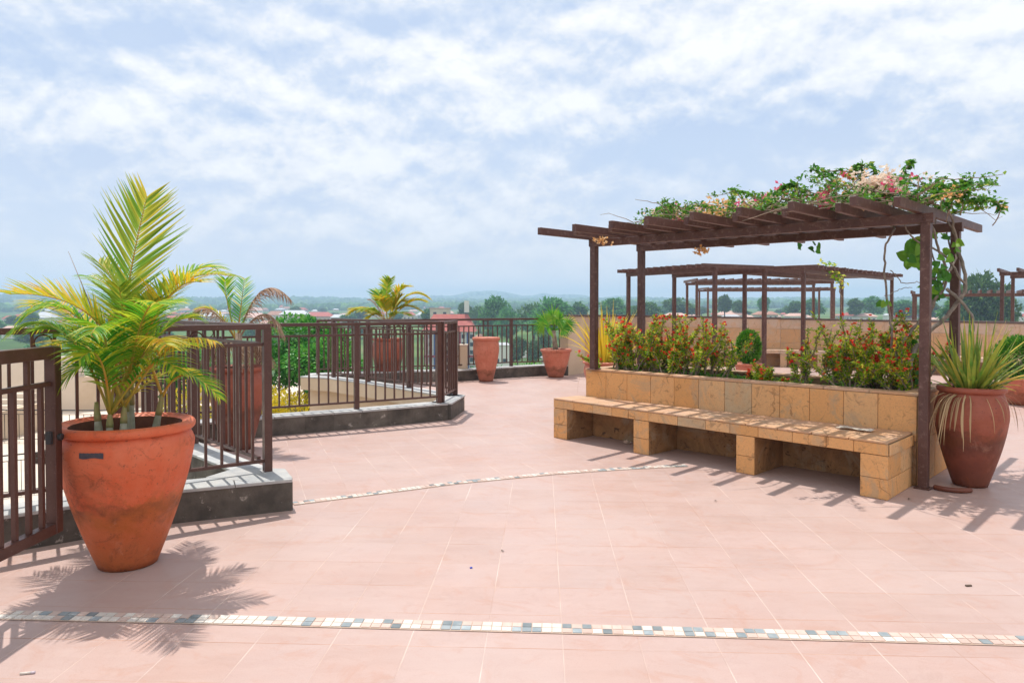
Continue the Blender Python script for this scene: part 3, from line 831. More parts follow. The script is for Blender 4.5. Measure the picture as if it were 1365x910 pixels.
# ------------------------------------------------------------------ pergolas
def pergola(loc, rz, L, label, D=1.02, zb=2.325, bh=.085, nr=16, sp=None, front=(.95, .62), back=(1.98, 2.28), ps=.078, rh=.08, z0=0, group='brown steel pergolas', fpost=None):
    # local x along the beams, rafters run to -y (back) and +y (front)
    root = thing('pergola', label, 'pergola', loc, rz, group)
    for (x, y, zs_) in ((0, 0, 0), (L, 0, fpost or 0), (0, -D, fpost or 0), (L, -D, fpost or 0)):
        mb = MB(); mb.box((x, y, (zb + zs_) / 2), (ps, ps, zb - zs_)); mb.box((x, y, zs_ + .006), (ps + .05, ps + .05, .012)); mb.build('post', PSTEEL, root, bevel=.004)
    for y in (0, -D):
        mb = MB(); mb.bar((-.06, y, zb + bh / 2), (L + .06, y, zb + bh / 2), .07, bh); mb.build('beam', PSTEEL, root, bevel=.004)
    if L < 3.7 and D < 1.1:
        for (x, y) in ((0, 0), (L, 0), (0, -D), (L, -D)):
            for dz in (.03, .06):
                bo = MB(); bo.tube([(x + .016, y + .034, zb + dz), (x + .016, y + .044, zb + dz)], .008, 6); bo.build('bolt', PSTEEL, root)
    for i in range(nr):
        x = L + .05 - (L + .0) * i / (nr - 1)
        f = front[i % 2]; b = back[i % 2]
        mb = MB(); j = rnd(-.012, .012)
        mb.bar((x + j, f + rnd(-.04, .04), zb + bh + rh / 2 + .001), (x - j, -b + rnd(-.04, .04), zb + bh + rh / 2 + .001), .052, rh)
        mb.build('rafter', PSTEEL, root, bevel=.003, seg=1)
    return root
RZ = math.atan2(U.y, U.x)
pergola(uv(1.775, 7.045), RZ, 3.63, 'nearest brown steel pergola over the stone planter, overgrown with a flowering vine', fpost=.824)
# the front left post and the rear posts stand in the planter: they run down through its soil
def far_pergola(a, b, depth, label, **k):
    a = Vector((*a, 0)); b = Vector((*b, 0)); d = b - a
    return pergola(a, math.atan2(d.y, d.x), d.length, label, D=depth, bh=.085, **k)
far_pergola((4.25, 15.1), (2.86, 17.7), 1.45, 'second pergola behind the planter, left wing ending above the yellow sword-leaved plant', front=(.3, .3), back=(1.75, 1.75), nr=14)
far_pergola((10.7, 20.3), (6.35, 15.7), -1.35 * -1, 'right wing of the second pergola, its far corner beside the vine stems', front=(.3, .3), back=(1.65, 1.65), nr=20)
far_pergola((10.3, 23.2), (6.0, 23.4), 1.6, 'third pergola, standing beyond the parapet wall', front=(.3, .3), back=(1.9, 1.9), nr=16)
far_pergola((15.2, 34.0), (9.3, 34.2), 1.8, 'smallest and farthest pergola seen between the posts of the others', front=(.3, .3), back=(2.1, 2.1), nr=18)
far_pergola((15.6, 13.9), (11.7, 17.2), 2.2, 'pergola cut off by the right edge with a broad overhang', front=(.35, .35), back=(2.5, 2.5), nr=14)
far_pergola((20.5, 20.2), (13.6, 24.4), 1.8, 'low pergola with close rafters in front of the large round tree', front=(.3, .3), back=(2.1, 2.1), nr=30, zb=1.93, rh=.11)
mb = MB(); mb.prism([(3, 20.6), (9.3, 19), (12.9, 15), (14, 8), (40, 8), (40, 45), (3, 45)], -.6, -.02); o = mb.build('terrace_beyond', STUCCO2); o['kind'] = 'structure'
mb = MB(); mb.prism([(3.2, 21), (9.3, 19.4), (13.3, 15), (14.4, 8), (39.8, 8), (39.8, 44.8), (3.2, 44.8)], -22, -.61); o = mb.build('building_wall', STUCCO); tag(o, 'building block under the far pergolas beyond the parapet wall', 'building')

# ------------------------------------------------------------------ pots
def pot(px, pyb, H, prof, label, m_=None, soil=.12, tilt=0, daub=False, Y=None):
    p0 = G(px, pyb) if Y is None else Vector(((px - 682.5) / F * Y, Y, 0))
    root = thing('terracotta_pot', label, 'pot', p0, 0, 'terracotta pots on the terrace')
    m_ = m_ or CLAY
    body = MB(); body.lathe([(0.001, .004)] + prof['body'], 56, wob=.004); body.build('body', m_, root)
    rim = MB(); rim.lathe(prof['rim'], 56); 
    rm = rim.build('rim', m_, root)
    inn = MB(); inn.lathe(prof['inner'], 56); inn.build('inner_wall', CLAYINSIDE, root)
    s_ = MB(); s_.disc(prof['soil'][0], prof['soil'][1]); so_ = s_.build('soil', SOIL, root)
    if tilt: root.rotation_euler = (0, tilt, 0)
    return root, p0
def profile(H, rtop, rmax, zmax, rbot, rimr, rimh=.07, bulge=None):
    body = []
    n_ = 22
    for i in range(n_ + 1):
        z = H * .93 * i / n_
        if z < zmax:
            q = z / zmax; r = rbot + (rmax - rbot) * (.58 * q + .42 * math.sin(q * math.pi / 2)) if bulge is None else rbot + (rmax - rbot) * ((1 - bulge) * q + bulge * math.sin(q * math.pi / 2))
        else:
            q = (z - zmax) / (H * .93 - zmax); r = rmax + (rtop - rmax) * (q * q)
        body.append((r, z + .004))
    hr = rimh / 2; zc = H - hr
    rim = []
    for k in range(13):
        a = R(-80 + 200 * k / 12); rim.append((rtop + (rimr - rtop) * .35 + (rimr - rtop) * .65 * math.cos(a) if math.cos(a) > 0 else rtop + (rimr - rtop) * .35 + .02 * math.cos(a), zc + hr * math.sin(a)))
    rim = [(rtop - .001, H * .93)] + rim + [(rtop - .035, H - .02)]
    inner = [(rtop - .035, H - .02), (rtop - .045, H - .08), (rtop - .045, H * .70)]
    return {'body': body, 'rim': rim, 'inner': inner, 'soil': (rtop - .043, H - .11)}
# 1: large front pot
P1, q1 = pot(171, 750, .89, profile(.89, .350, .388, .74, .168, .394, .06, .5), 'largest terracotta pot with a rolled rim, in front on the left, holding a tall palm')
mb = MB(); tr_ = []
for k in range(7):
    a = R(-100 + k * 3.4); tr_.append((math.cos(a) * .3895, math.sin(a) * .3895))
mb2 = MB()
for k, (x, y) in enumerate(tr_[:-1]):
    x2, y2 = tr_[k + 1]; mb2.add([(x, y, .735 + .004 * math.sin(k * 5)), (x2, y2, .735 + .004 * math.sin(k * 5 + 5)), (x2, y2, .765), (x, y, .767)], [(0, 1, 2, 3)])
mb2.build('paint_daub', BLUEDAUB, P1)
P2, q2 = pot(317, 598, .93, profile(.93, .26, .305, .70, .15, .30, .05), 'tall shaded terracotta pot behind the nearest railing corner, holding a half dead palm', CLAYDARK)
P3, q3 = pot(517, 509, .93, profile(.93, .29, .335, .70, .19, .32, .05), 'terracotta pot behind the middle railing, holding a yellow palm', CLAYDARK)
P4, q4 = pot(648, 508, .94, profile(.94, .265, .280, .66, .145, .30, .07), 'tall terracotta pot with nothing growing in it, standing by the far railing', CLAYPLAIN)
P5, q5 = pot(741, 502.5, .64, profile(.64, .315, .325, .56, .17, .355, .07), 'flared terracotta pot with a small fan palm at the end of the far railing', CLAYPLAIN)
P6, q6 = pot(808, 0, .64, profile(.62, .36, .40, .42, .22, .42, .05), 'wide terracotta pot with yellow sword leaves, half hidden at the left end of the planter', CLAYPLAIN, Y=12.9)
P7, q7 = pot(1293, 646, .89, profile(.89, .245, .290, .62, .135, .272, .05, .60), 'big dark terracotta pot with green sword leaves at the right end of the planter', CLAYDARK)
P8, q8 = pot(1362, 0, .48, profile(.45, .33, .34, .40, .17, .365, .05), 'low terracotta pot with a dense round bush, cut off by the right edge', CLAYPLAIN, Y=11.7)
P9, q9 = pot(998, 0, .5, profile(.56, .22, .23, .50, .14, .25, .05), 'small terracotta pot with a clipped oval topiary behind the planter', CLAYPLAIN, Y=13.2)
# broken saucer piece at pot 7
root = thing('saucer_piece', 'broken curved piece of a clay saucer leaning at the foot of the big dark pot', 'saucer', G(1278, 655))
mb = MB(); mb.tube([Vector((.17 * math.cos(R(a)), .17 * math.sin(R(a)) + .12, .022)) for a in range(195, 300, 8)], .022, 8); mb.build('rim_piece', CLAYDARK, root)

# ------------------------------------------------------------------ palms
def bez(P0, P1, P2, t): return P0 * (1 - t) ** 2 + P1 * (2 * t * (1 - t)) + P2 * t * t
def frond(parent, o0, P0, P1, P2, ll, mi_mat, rib=RACHIS, n_=36, wd=.014, lift=.35, fwd=.8, droop=.25, start=.16, curl=.012, side0=None, rr=.009, grow=.5):
    mb = MB(); rb = MB()
    pts = [bez(P0, P1, P2, i / 24) for i in range(25)]
    rb.tube(pts, [rr * (1 - .8 * i / 24) for i in range(25)], 6)
    for i in range(n_):
        t = start + (1 - start) * (i + .5) / n_
        p_ = bez(P0, P1, P2, t); d = (bez(P0, P1, P2, min(t + .02, 1)) - bez(P0, P1, P2, t - .02)).normalized()
        sd = side0.copy() if side0 else d.cross(Vector((0, 0, 1)))
        sd = sd - d * sd.dot(d)
        if sd.length < .15: sd = Vector((1, 0, 0)) - d * d.x
        sd = sd.normalized(); up = sd.cross(d)
        if up.z < 0 and not side0: up = -up
        env = min(1, .5 + 2.2 * (t - start)) * (1 - .62 * max(0, (t - .55) / .45) ** 1.6)
        for s_ in (-1, 1):
            L = ll * env * rnd(.86, 1.08)
            ff = fwd * (1 + grow * t) * rnd(.85, 1.15)
            dr = (sd * s_ + d * ff + up * lift * rnd(.6, 1.3)).normalized()
            q = [p_]; dd = dr.copy(); seg = 5
            for k in range(seg):
                q.append(q[-1] + dd * L / seg); dd = (dd + Vector((0, 0, -droop * rnd(.4, 1.3) / seg * 2)) + Vector((rnd(-1, 1), rnd(-1, 1), rnd(-1, 1))) * curl).normalized()
            wds = [wd * .5, wd, wd * .95, wd * .7, wd * .4, .001]
            mb.blade(q, wds, d.cross(dr).cross(dr), 0, .22)
    f = mb.build('frond', mi_mat, parent, o0)
    rb.build('frond_rib', rib, f, o0)
    return f
def W1(px, py, dy=0, base=4.434):   # a point of the front palm at its own depth
    return A(px, py, base + dy)
root = thing('palm', 'tall feathery areca palm with yellow green fronds growing in the largest pot', 'palm', (q1.x, q1.y, .77)); o0 = root.location
c_ = lambda x, y, z: Vector((q1.x + x, q1.y + y, z))
st = MB()
stems = [((-.10, -.12, .76), (-.13, -.1, 1.02)), ((.0, -.02, .76), (.0, .0, 1.1)), ((.05, -.14, .76), (.04, -.1, 1.0)), ((.14, .05, .76), (.2, .05, 1.05)), ((-.03, .1, .76), (-.02, .1, 1.15)), ((-.02, -.16, .76), (-.03, -.13, .96))]
for a, b in stems:
    mb = MB(); a_ = c_(*a); b_ = c_(*b); mb.tube([a_.lerp(b_, k / 5) for k in range(6)], [.028, .026, .022, .018, .013, .008], 8); mb.build('cane', CANE, root, o0)
    sh = MB(); q_ = a_.lerp(b_, .55); sh.tube([q_.lerp(b_, k / 4) for k in range(5)], [.021, .0205, .018, .014, .010], 8); sh.build('leaf_sheath', SHEATH, root, o0)
b0 = c_(0, 0, 1.05)
FR = [ # P0, P1, P2, leaflet, mat, dict
 (c_(0, 0, 1.0), W1(166, 380, 0.00), W1(196, 262, -0.03), .43, PALMTOP, dict(side0=Vector((1, .25, 0)), lift=.02, fwd=.95, droop=.02, n_=40, start=.40, wd=.015, grow=.5)),
 (c_(0, 0, 1.0), W1(150, 385, -0.06), W1(12, 392, -0.22), .30, PALMY, dict(lift=.55, droop=.15, n_=34, wd=.017)),
 (c_(0, -.05, .95), W1(110, 360, -0.28), W1(30, 425, -0.43), .30, PALM, dict(lift=.2, droop=.7, n_=34)),
 (c_(0, -.05, .95), W1(120, 385, 0.10), W1(40, 408, 0.30), .28, PALMY, dict(lift=.4, droop=.4, n_=30)),
 (c_(0, 0, 1.0), W1(195, 345, 0.00), W1(308, 368, 0.00), .27, PALMTOP, dict(lift=.4, droop=.45, n_=36)),
 (c_(.02, 0, 1.0), W1(225, 335, 0.25), W1(290, 358, 0.50), .27, PALM, dict(lift=.3, droop=.4, n_=30)),
 (c_(.05, 0, 1.0), W1(215, 365, -0.06), W1(268, 376, -0.15), .25, PALMY, dict(lift=.5, droop=.3, n_=30)),
 (c_(.05, -.05, .95), W1(225, 430, -0.19), W1(285, 455, -0.25), .20, PALMY, dict(lift=.1, droop=.8, n_=26)),
 (c_(.1, 0, .95), W1(240, 470, 0.05), W1(292, 530, 0.00), .20, PALM, dict(lift=.3, droop=.45, n_=26)),
 (c_(.0, -.05, 1.0), W1(190, 390, -0.31), W1(212, 405, -0.59), .26, PALM, dict(lift=.3, droop=.4, n_=30)),
 (c_(-.04, -.05, 1.0), W1(145, 400, -0.28), W1(122, 445, -0.53), .28, PALM, dict(lift=.3, droop=.45, n_=32)),
 (c_(-.06, -.05, .95), W1(125, 450, -0.19), W1(78, 515, -0.31), .25, PALM, dict(lift=.2, droop=.55, n_=30)),
 (c_(-.06, .05, .95), W1(120, 420, 0.20), W1(62, 470, 0.30), .24, PALMY, dict(lift=.3, droop=.4, n_=28)),
 (c_(.02, .05, 1.05), W1(165, 370, 0.50), W1(115, 368, 0.90), .26, PALM, dict(lift=.3, droop=.35, n_=28)),
 (c_(.02, .05, 1.05), W1(210, 385, 0.45), W1(235, 405, 0.90), .26, PALM, dict(lift=.3, droop=.35, n_=28)),
 (c_(.12, .0, .95), W1(210, 450, -0.12), W1(235, 495, -0.28), .22, PALM, dict(lift=.3, droop=.5, n_=26)),
 (c_(0, 0, 1.1), W1(165, 400, -0.07), W1(158, 382, -0.19), .26, PALMTOP, dict(lift=.35, droop=.2, n_=28)),
 (c_(0, 0, 1.1), W1(190, 425, -0.07), W1(205, 400, -0.12), .24, PALMTOP, dict(lift=.35, droop=.2, n_=28)),
 (c_(0, 0, 1.1), W1(180, 430, 0.20), W1(188, 395, 0.30), .26, PALM, dict(lift=.35, droop=.2, n_=28)),
 (c_(-.05, .05, 1.0), W1(140, 430, 0.30), W1(105, 425, 0.60), .24, PALM, dict(lift=.3, droop=.4, n_=26)),
 (c_(.15, .05, .95), W1(230, 470, 0.30), W1(262, 500, 0.45), .18, PALMY, dict(lift=.2, droop=.5, n_=22)),
 (c_(-.1, -.1, .9), W1(95, 400, -0.12), W1(20, 440, -0.25), .28, PALM, dict(lift=.2, droop=.7, n_=34)),
 (c_(-.1, 0, .9), W1(110, 420, -0.03), W1(50, 440, -0.06), .26, PALM, dict(lift=.3, droop=.6, n_=32)),
 (c_(-.05, -.1, .9), W1(140, 440, -0.31), W1(105, 480, -0.50), .24, PALM, dict(lift=.3, droop=.5, n_=30)),
 (c_(.05, -.1, .9), W1(205, 430, -0.31), W1(222, 460, -0.50), .24, PALMY, dict(lift=.3, droop=.5, n_=30)),
 (c_(.05, 0, .9), W1(215, 410, 0.10), W1(262, 425, 0.20), .25, PALM, dict(lift=.3, droop=.5, n_=32)),
 (c_(.05, .1, .9), W1(220, 450, 0.40), W1(255, 460, 0.70), .22, PALM, dict(lift=.3, droop=.5, n_=26)),
 (c_(-.05, .1, .9), W1(135, 450, 0.40), W1(95, 460, 0.70), .22, PALM, dict(lift=.3, droop=.5, n_=26)),
 (c_(0, 0, 1.0), W1(160, 370, 0.05), W1(132, 350, 0.10), .26, PALMTOP, dict(lift=.35, droop=.2, n_=30)),
]
tops = [c_(*b) - Z * .02 for a, b in stems]
for k_, (P0_, P1_, P2_, ll, mt, kw) in enumerate(FR): frond(root, o0, min(tops, key=lambda q: (q - P0_).length * (1 + .8 * ((k_ * 7 + tops.index(q) * 3) % 5))), P1_, P2_, ll, mt, **kw)
mb = MB(); mb.tube([c_(-.08, 0, 1.2), W1(118, 400), W1(91, 335)], [.004, .003, .001], 5); mb.build('dry_spike', DEAD, root, o0)

root = thing('palm', 'half dead palm with brown curling fronds in the shaded pot', 'palm', (q2.x, q2.y, .82)); o0 = root.location
W2 = lambda px, py, dy=0: A(px, py, q2.y + dy)
mb = MB(); mb.tube([(q2.x, q2.y, .8), (q2.x + .02, q2.y, 1.3)], [.05, .04], 8); mb.build('cane', BARK, root, o0)
b2 = Vector((q2.x, q2.y, 1.2))
frond(root, o0, b2, W2(345, 350), W2(388, 400), .26, DEAD, rib=DEAD, n_=44, wd=.013, lift=-.2, droop=1.2, curl=.12, rr=.014)
frond(root, o0, b2, W2(355, 385), W2(380, 450), .24, DEAD, rib=DEAD, n_=36, wd=.013, lift=-.2, droop=1.2, curl=.15, rr=.012)
frond(root, o0, b2, W2(275, 385), W2(252, 425), .24, DEAD, rib=DEAD, n_=36, wd=.013, lift=-.2, droop=1.2, curl=.15, rr=.012)
for k in range(16):
    a = rnd(0, 6.28); frond(root, o0, b2 - Z * .1, b2 + Vector((math.cos(a) * .25, math.sin(a) * .25, .12)), b2 + Vector((math.cos(a) * .42, math.sin(a) * .42, -.28)), .16, DEAD, rib=DEAD, n_=18, wd=.012, lift=0, droop=1.0, curl=.18)
frond(root, o0, b2, W2(298, 390), W2(300, 372, -.1), .22, PALM, n_=22, lift=.3, droop=.2)
frond(root, o0, b2, W2(322, 400, -.1), W2(326, 372, -.3), .20, PALM, n_=20, lift=.3, droop=.2)
frond(root, o0, b2, W2(290, 400, -.2), W2(262, 412, -.3), .18, PALMY, n_=20, lift=.3, droop=.4)

root = thing('palm', 'small bright yellow palm above the middle railing', 'palm', (q3.x, q3.y, .82)); o0 = root.location
W3 = lambda px, py, dy=0: A(px, py, q3.y + dy)
mb = MB()
for k in range(4): mb.tube([(q3.x + rnd(-.1, .1), q3.y + rnd(-.1, .1), .8), (q3.x + rnd(-.12, .12), q3.y, 1.35)], [.035, .025], 7)
mb.build('cane', CANE, root, o0)
b3 = Vector((q3.x, q3.y, 1.2))
for (p1, p2, mt, ll) in [((512, 370), (521, 372), PALMTOP, .24), ((540, 375), (572, 398), PALMY, .30), ((490, 400), (466, 418), PALMY, .32), ((530, 395), (562, 415), PALMY, .3), ((525, 380), (545, 382), PALMY, .3),
                     ((500, 405), (482, 415), PALMTOP, .3), ((515, 395), (505, 400), PALMY, .3), ((520, 410), (545, 420), PALMTOP, .28), ((505, 410), (490, 425), PALMY, .26), ((528, 400), (535, 395), PALMY, .3), ((500, 392), (508, 388), PALM, .3), ((545, 392), (566, 402), PALMY, .3), ((485, 408), (470, 412), PALMY, .3), ((525, 400), (540, 402), PALMY, .3), ((512, 400), (520, 398), PALMY, .3)]:
    dy = rnd(-.5, .5)
    frond(root, o0, b3, W3(*p1, dy * .6), W3(*p2, dy), ll * 1.1, mt, n_=24, wd=.034, lift=.3, droop=.35, start=.3)
frond(root, o0, b3, W3(500, 400), W3(492, 400), .2, DEAD, rib=DEAD, n_=18, wd=.02, lift=.2, droop=.4, curl=.1)

# fan palm
root = thing('fan_palm', 'small green fan palm with drooping leaf tips in the flared pot', 'palm', (q5.x, q5.y, .53)); o0 = root.location
W5 = lambda px, py, dy=0: A(px, py, q5.y + dy)
mb = MB(); top = W5(738, 440); mb.tube([(q5.x, q5.y, .52), top.lerp(Vector((q5.x, q5.y, .52)), .5), top], [.07, .055, .04], 8); mb.build('trunk', BARK, root, o0)
for (px, py, tilt) in [(722, 428, -.4), (735, 420, 0), (748, 424, .3), (760, 434, .6), (728, 438, -.3), (752, 440, .4), (742, 432, .1), (718, 436, -.6)]:
    c = W5(px * .7 + 741 * .3, py * .8 + 432 * .2, rnd(-.3, .05)); d = (c - top).normalized(); mb = MB()
    mb.tube([top, c], [.014, .008], 5)
    n1 = Vector((rnd(-.3, .3), -1, rnd(-.2, .5))).normalized()
    s1 = d.cross(n1).normalized()
    for k in range(17):
        a = R(-110 + 220 * k / 16); dr = d * math.cos(a) + s1 * math.sin(a) + n1 * .15
        L = .34 * (1 - .25 * abs(math.sin(a))) * rnd(.9, 1.1); q = [c]; dd = dr.normalized()
        for _ in range(4): q.append(q[-1] + dd * L / 4); dd = (dd + Vector((0, 0, -.16))).normalized()
        mb.blade(q, [.015, .034, .03, .018, .002], n1.cross(dr), 0, .25)
    mb.build('fan_leaf', FAN, root, o0)

# sword leaved plants
def swords(base, n_, L0, L1, name, label, m_, spread=.75, wd=.045, dry=0, r0=.08, lean=(0, 0)):
    root = thing(name, label, 'plant', base); o0 = Vector(base)
    for k in range(n_):
        a = rnd(0, 6.283); inc = spread * (rnd(0, 1) ** .8); L = rnd(L0, L1) * (1 - .15 * inc)
        d = Vector((math.cos(a) * math.sin(inc) + lean[0], math.sin(a) * math.sin(inc) + lean[1], math.cos(inc))).normalized()
        p_ = o0 + Vector((math.cos(a), math.sin(a), 0)) * rnd(0, r0); q = [p_]; bend = rnd(.02, .16) * (.4 + inc)
        for _ in range(7): q.append(q[-1] + d * L / 7); d = (d + Vector((0, 0, -bend))).normalized()
        w_ = wd * rnd(.75, 1.15)
        mb = MB(); mb.blade(q, [w_ * .8, w_, w_, w_ * .95, w_ * .85, w_ * .65, w_ * .38, .002], Vector((-math.sin(a), math.cos(a), rnd(-.6, .6))), 0, .22)
        mb.build('sword_leaf', m_, root, o0)
    if dry:
        for k in range(dry):
            a = random.gauss(3.55, .28) if k % 3 else rnd(3.3, 6.4); d = Vector((math.cos(a), math.sin(a), .35)).normalized(); L = rnd(.3, .9); q = [o0 + Vector((math.cos(a), math.sin(a), 0)) * r0]
            for j in range(9): q.append(q[-1] + d * L / 9); d = (d + Vector((rnd(-.1, .1), rnd(-.1, .1), -.55 if Vector(q[-1] - o0).xy  .length > .21 else -.12))).normalized()
            mb = MB(); w_ = rnd(.005, .013); mb.blade(q, [w_] * 8 + [w_ * .6, .002], Vector((-math.sin(a), math.cos(a), 0)), 0, .15)
            mb.build('dry_leaf', DRYLEAF, root, o0)
    return root
swords((q7.x, q7.y, .79), 120, .36, .82, 'sword_plant', 'green sword-leaved plant with dry hanging blades in the big dark pot', AGAVE, .86, .036, 34, .12)
swords((q6.x, q6.y, .52), 90, .80, 1.22, 'sword_plant', 'yellow sword-leaved plant at the left end of the planter', AGAVEY, .70, .044, 3, .16)

# leafy lumps
def leafball(c, rx, rz, n_, L, m_, jit=.12, inner=.35):
    mb = MB(); c = Vector(c)
    for k in range(n_):
        d = Vector((random.gauss(0, 1), random.gauss(0, 1), random.gauss(0, 1))).normalized()
        rr_ = (inner + (1 - inner) * random.random() ** .4) * (1 + jit * 2 * noise.noise(d * 2.2 + c))
        p_ = c + Vector((d.x * rx * rr_, d.y * rx * rr_, d.z * rz * rr_))
        dd = (d + Vector((rnd(-.6, .6), rnd(-.6, .6), rnd(-.1, .8)))).normalized()
        mb.leaf(p_, dd, Vector((rnd(-1, 1), rnd(-1, 1), 1)), L * rnd(.7, 1.3), L * .5)
    return mb
root = thing('topiary', 'clipped oval evergreen topiary in the small pot behind the planter', 'shrub', (q9.x, q9.y, .46)); o0 = root.location
leafball((q9.x, q9.y, .85), .215, .30, 5200, .045, TOPI, .06, .55).build('crown', TOPI, root, o0)
mb = MB(); mb.tube([(q9.x, q9.y, .45), (q9.x, q9.y, .8)], [.02, .015], 6); mb.build('stem', BARKDK, root, o0)
root = thing('round_bush', 'dense round green bush in the low pot at the right edge', 'shrub', (q8.x, q8.y, .34)); o0 = root.location
leafball((q8.x, q8.y, .73), .38, .37, 9000, .05, TOPI, .08, .6).build('crown', TOPI, root, o0)
mb = MB(); mb.tube([(q8.x, q8.y, .33), (q8.x, q8.y, .7)], [.02, .015], 6); mb.build('stem', BARKDK, root, o0)

# planter shrubs
def shrub(u_, v_, hgt, wid, nst, label, dens=1.0, fl=1.0, lean=None, lmat=SHRUB):
    base = uv(u_, v_, .74); root = thing('flowering_shrub', label, 'shrub', base, 0, 'red flowering shrubs in the planter'); o0 = root.location
    st = MB(); lf = MB(); fw = MB()
    tips = []
    for k in range(nst):
        a = rnd(0, 6.28); s_ = rnd(.1, 1); p_ = base + U * rnd(-wid * .25, wid * .25) + V * rnd(-.15, .15)
        d = (U * math.cos(a) * s_ * wid / hgt * .85 + V * math.sin(a) * s_ * .6 + Z).normalized()
        if lean: d = (d + lean).normalized()
        L = hgt * rnd(.55, 1.12); pts = [p_]; seg = 8
        for j in range(seg):
            pts.append(pts[-1] + d * L / seg); d = (d + Vector((rnd(-.32, .32), rnd(-.32, .32), rnd(-.10, .16)))).normalized()
            if j >= 1 and random.random() < .85:
                e = (d + Vector((rnd(-1, 1), rnd(-1, 1), rnd(-.1, .6)))).normalized(); bp = [pts[-1]]
                for _ in range(4): bp.append(bp[-1] + e * L * .07 * rnd(.6, 1.3)); e = (e + Vector((rnd(-.3, .3), rnd(-.3, .3), rnd(0, .3)))).normalized()
                st.tube(bp, [.007, .006, .005, .004, .002], 5); tips.append((bp, .8))
        st.tube(pts, [.012 * (1 - .7 * j / seg) for j in range(seg + 1)], 6); tips.append((pts[2:], 1))
    for pts, wgt in tips:
        for a, b in zip(pts, pts[1:]):
            for _ in range(int(9 * dens * wgt * rnd(.4, 1.5))):
                p_ = a.lerp(b, random.random()) + Vector((rnd(-1, 1), rnd(-1, 1), rnd(-1, 1))) * .018
                lf.leaf(p_, Vector((rnd(-1, 1), rnd(-1, 1), rnd(-.2, 1))), Vector((rnd(-1, 1), rnd(-1, 1), 1)), rnd(.028, .058), rnd(.014, .024))
        if random.random() < .62 * fl:
            c = pts[-1]
            for _ in range(random.choice((1, 1, 2))):
                cc = c + Vector((rnd(-1, 1), rnd(-1, 1), rnd(-.4, 1))) * .03
                for q in range(9): fw.leaf(cc, Vector((rnd(-1, 1), rnd(-1, 1), rnd(-.5, 1))), Vector((rnd(-1, 1), rnd(-1, 1), 1)), rnd(.018, .032), .022)
    st.build('stems', BARK, root, o0); lf.build('foliage', lmat, root, o0)
    if fw.v: fw.build('blossoms', REDFL, root, o0)
    return root
shrub(5.20, 7.40, .62, .80, 18, 'red flowering shrub at the left end of the planter, beside the yellow sword leaves', 1.2, 1.5)
shrub(4.85, 7.62, .66, .85, 20, 'fullest red flowering shrub in the left half of the planter', 1.3, 1.5)
shrub(4.45, 7.42, .58, .8, 16, 'red flowering shrub on the right side of the left clump', 1.2, 1.4)
shrub(4.20, 7.65, .58, .45, 8, 'red flowering shrub with bare stems at the right edge of the left clump', .9, 1.0)
shrub(3.90, 7.55, .50, .30, 4, 'sparse red flowering shrub left of the clipped topiary, leaning right', .8, .6, U * -.45)
shrub(3.42, 7.36, .20, .5, 9, 'low red flowering shrub in front of the clipped topiary', .9, .9)
shrub(2.98, 7.50, .58, .30, 4, 'thin upright shrub in the middle of the planter right of the topiary', 1.0, .4)
shrub(2.78, 7.70, .66, .3, 5, 'tall thin shrub left of the right clump', 1.0, .5)
shrub(2.50, 7.42, .58, .6, 15, 'red flowering shrub at the left of the right clump', 1.3, 1.3)
shrub(2.28, 7.68, .68, .65, 18, 'densest yellow green shrub with red flowers in the right clump', 1.5, 1.2)
shrub(2.08, 7.38, .54, .45, 11, 'red flowering shrub at the right end of the planter next to the vine trunk', 1.1, 1.4)
# low growth on the soil
mb = MB()
for k in range(2600):
    q = uv(rnd(u0 + .14, u1 - .14), rnd(v0 + .13, v1 - .3), .745)
    if noise.noise(q * 3.1) > -.12:
        mb.leaf(q + Z * rnd(0, .05), Vector((rnd(-1, 1), rnd(-1, 1), rnd(.1, 1))), Vector((rnd(-1, 1), rnd(-1, 1), 1)), rnd(.03, .06), rnd(.02, .03))
o = mb.build('ground_cover', VINEL); tag(o, 'low green leaves covering the soil of the planter', 'ground cover', kind='stuff')

# ------------------------------------------------------------------ vine on the near pergola
zr = 2.50
root = thing('flowering_vine', 'bougainvillea vine with woody stems climbing the right posts and spreading over the nearest pergola', 'vine', uv(2.05, 7.5, .74)); o0 = root.location
def wander(pts, jit=.03, sub=5):
    out = []
    P_ = [Vector(q) for q in pts]
    for i in range(len(P_) - 1):
        p0 = P_[max(i - 1, 0)]; p1 = P_[i]; p2 = P_[i + 1]; p3 = P_[min(i + 2, len(P_) - 1)]
        for k in range(sub):
            t_ = k / sub
            q = .5 * ((2 * p1) + (p2 - p0) * t_ + (2 * p0 - 5 * p1 + 4 * p2 - p3) * t_ * t_ + (3 * p1 - p0 - 3 * p2 + p3) * t_ ** 3)
            out.append(q + Vector((rnd(-1, 1), rnd(-1, 1), rnd(-1, 1))) * jit)
    out.append(P_[-1]); return out
def PV(px, py, dd=0):        # a point near the right hand posts; depth between front and rear post
    return A(px, py, 6.75 + dd)
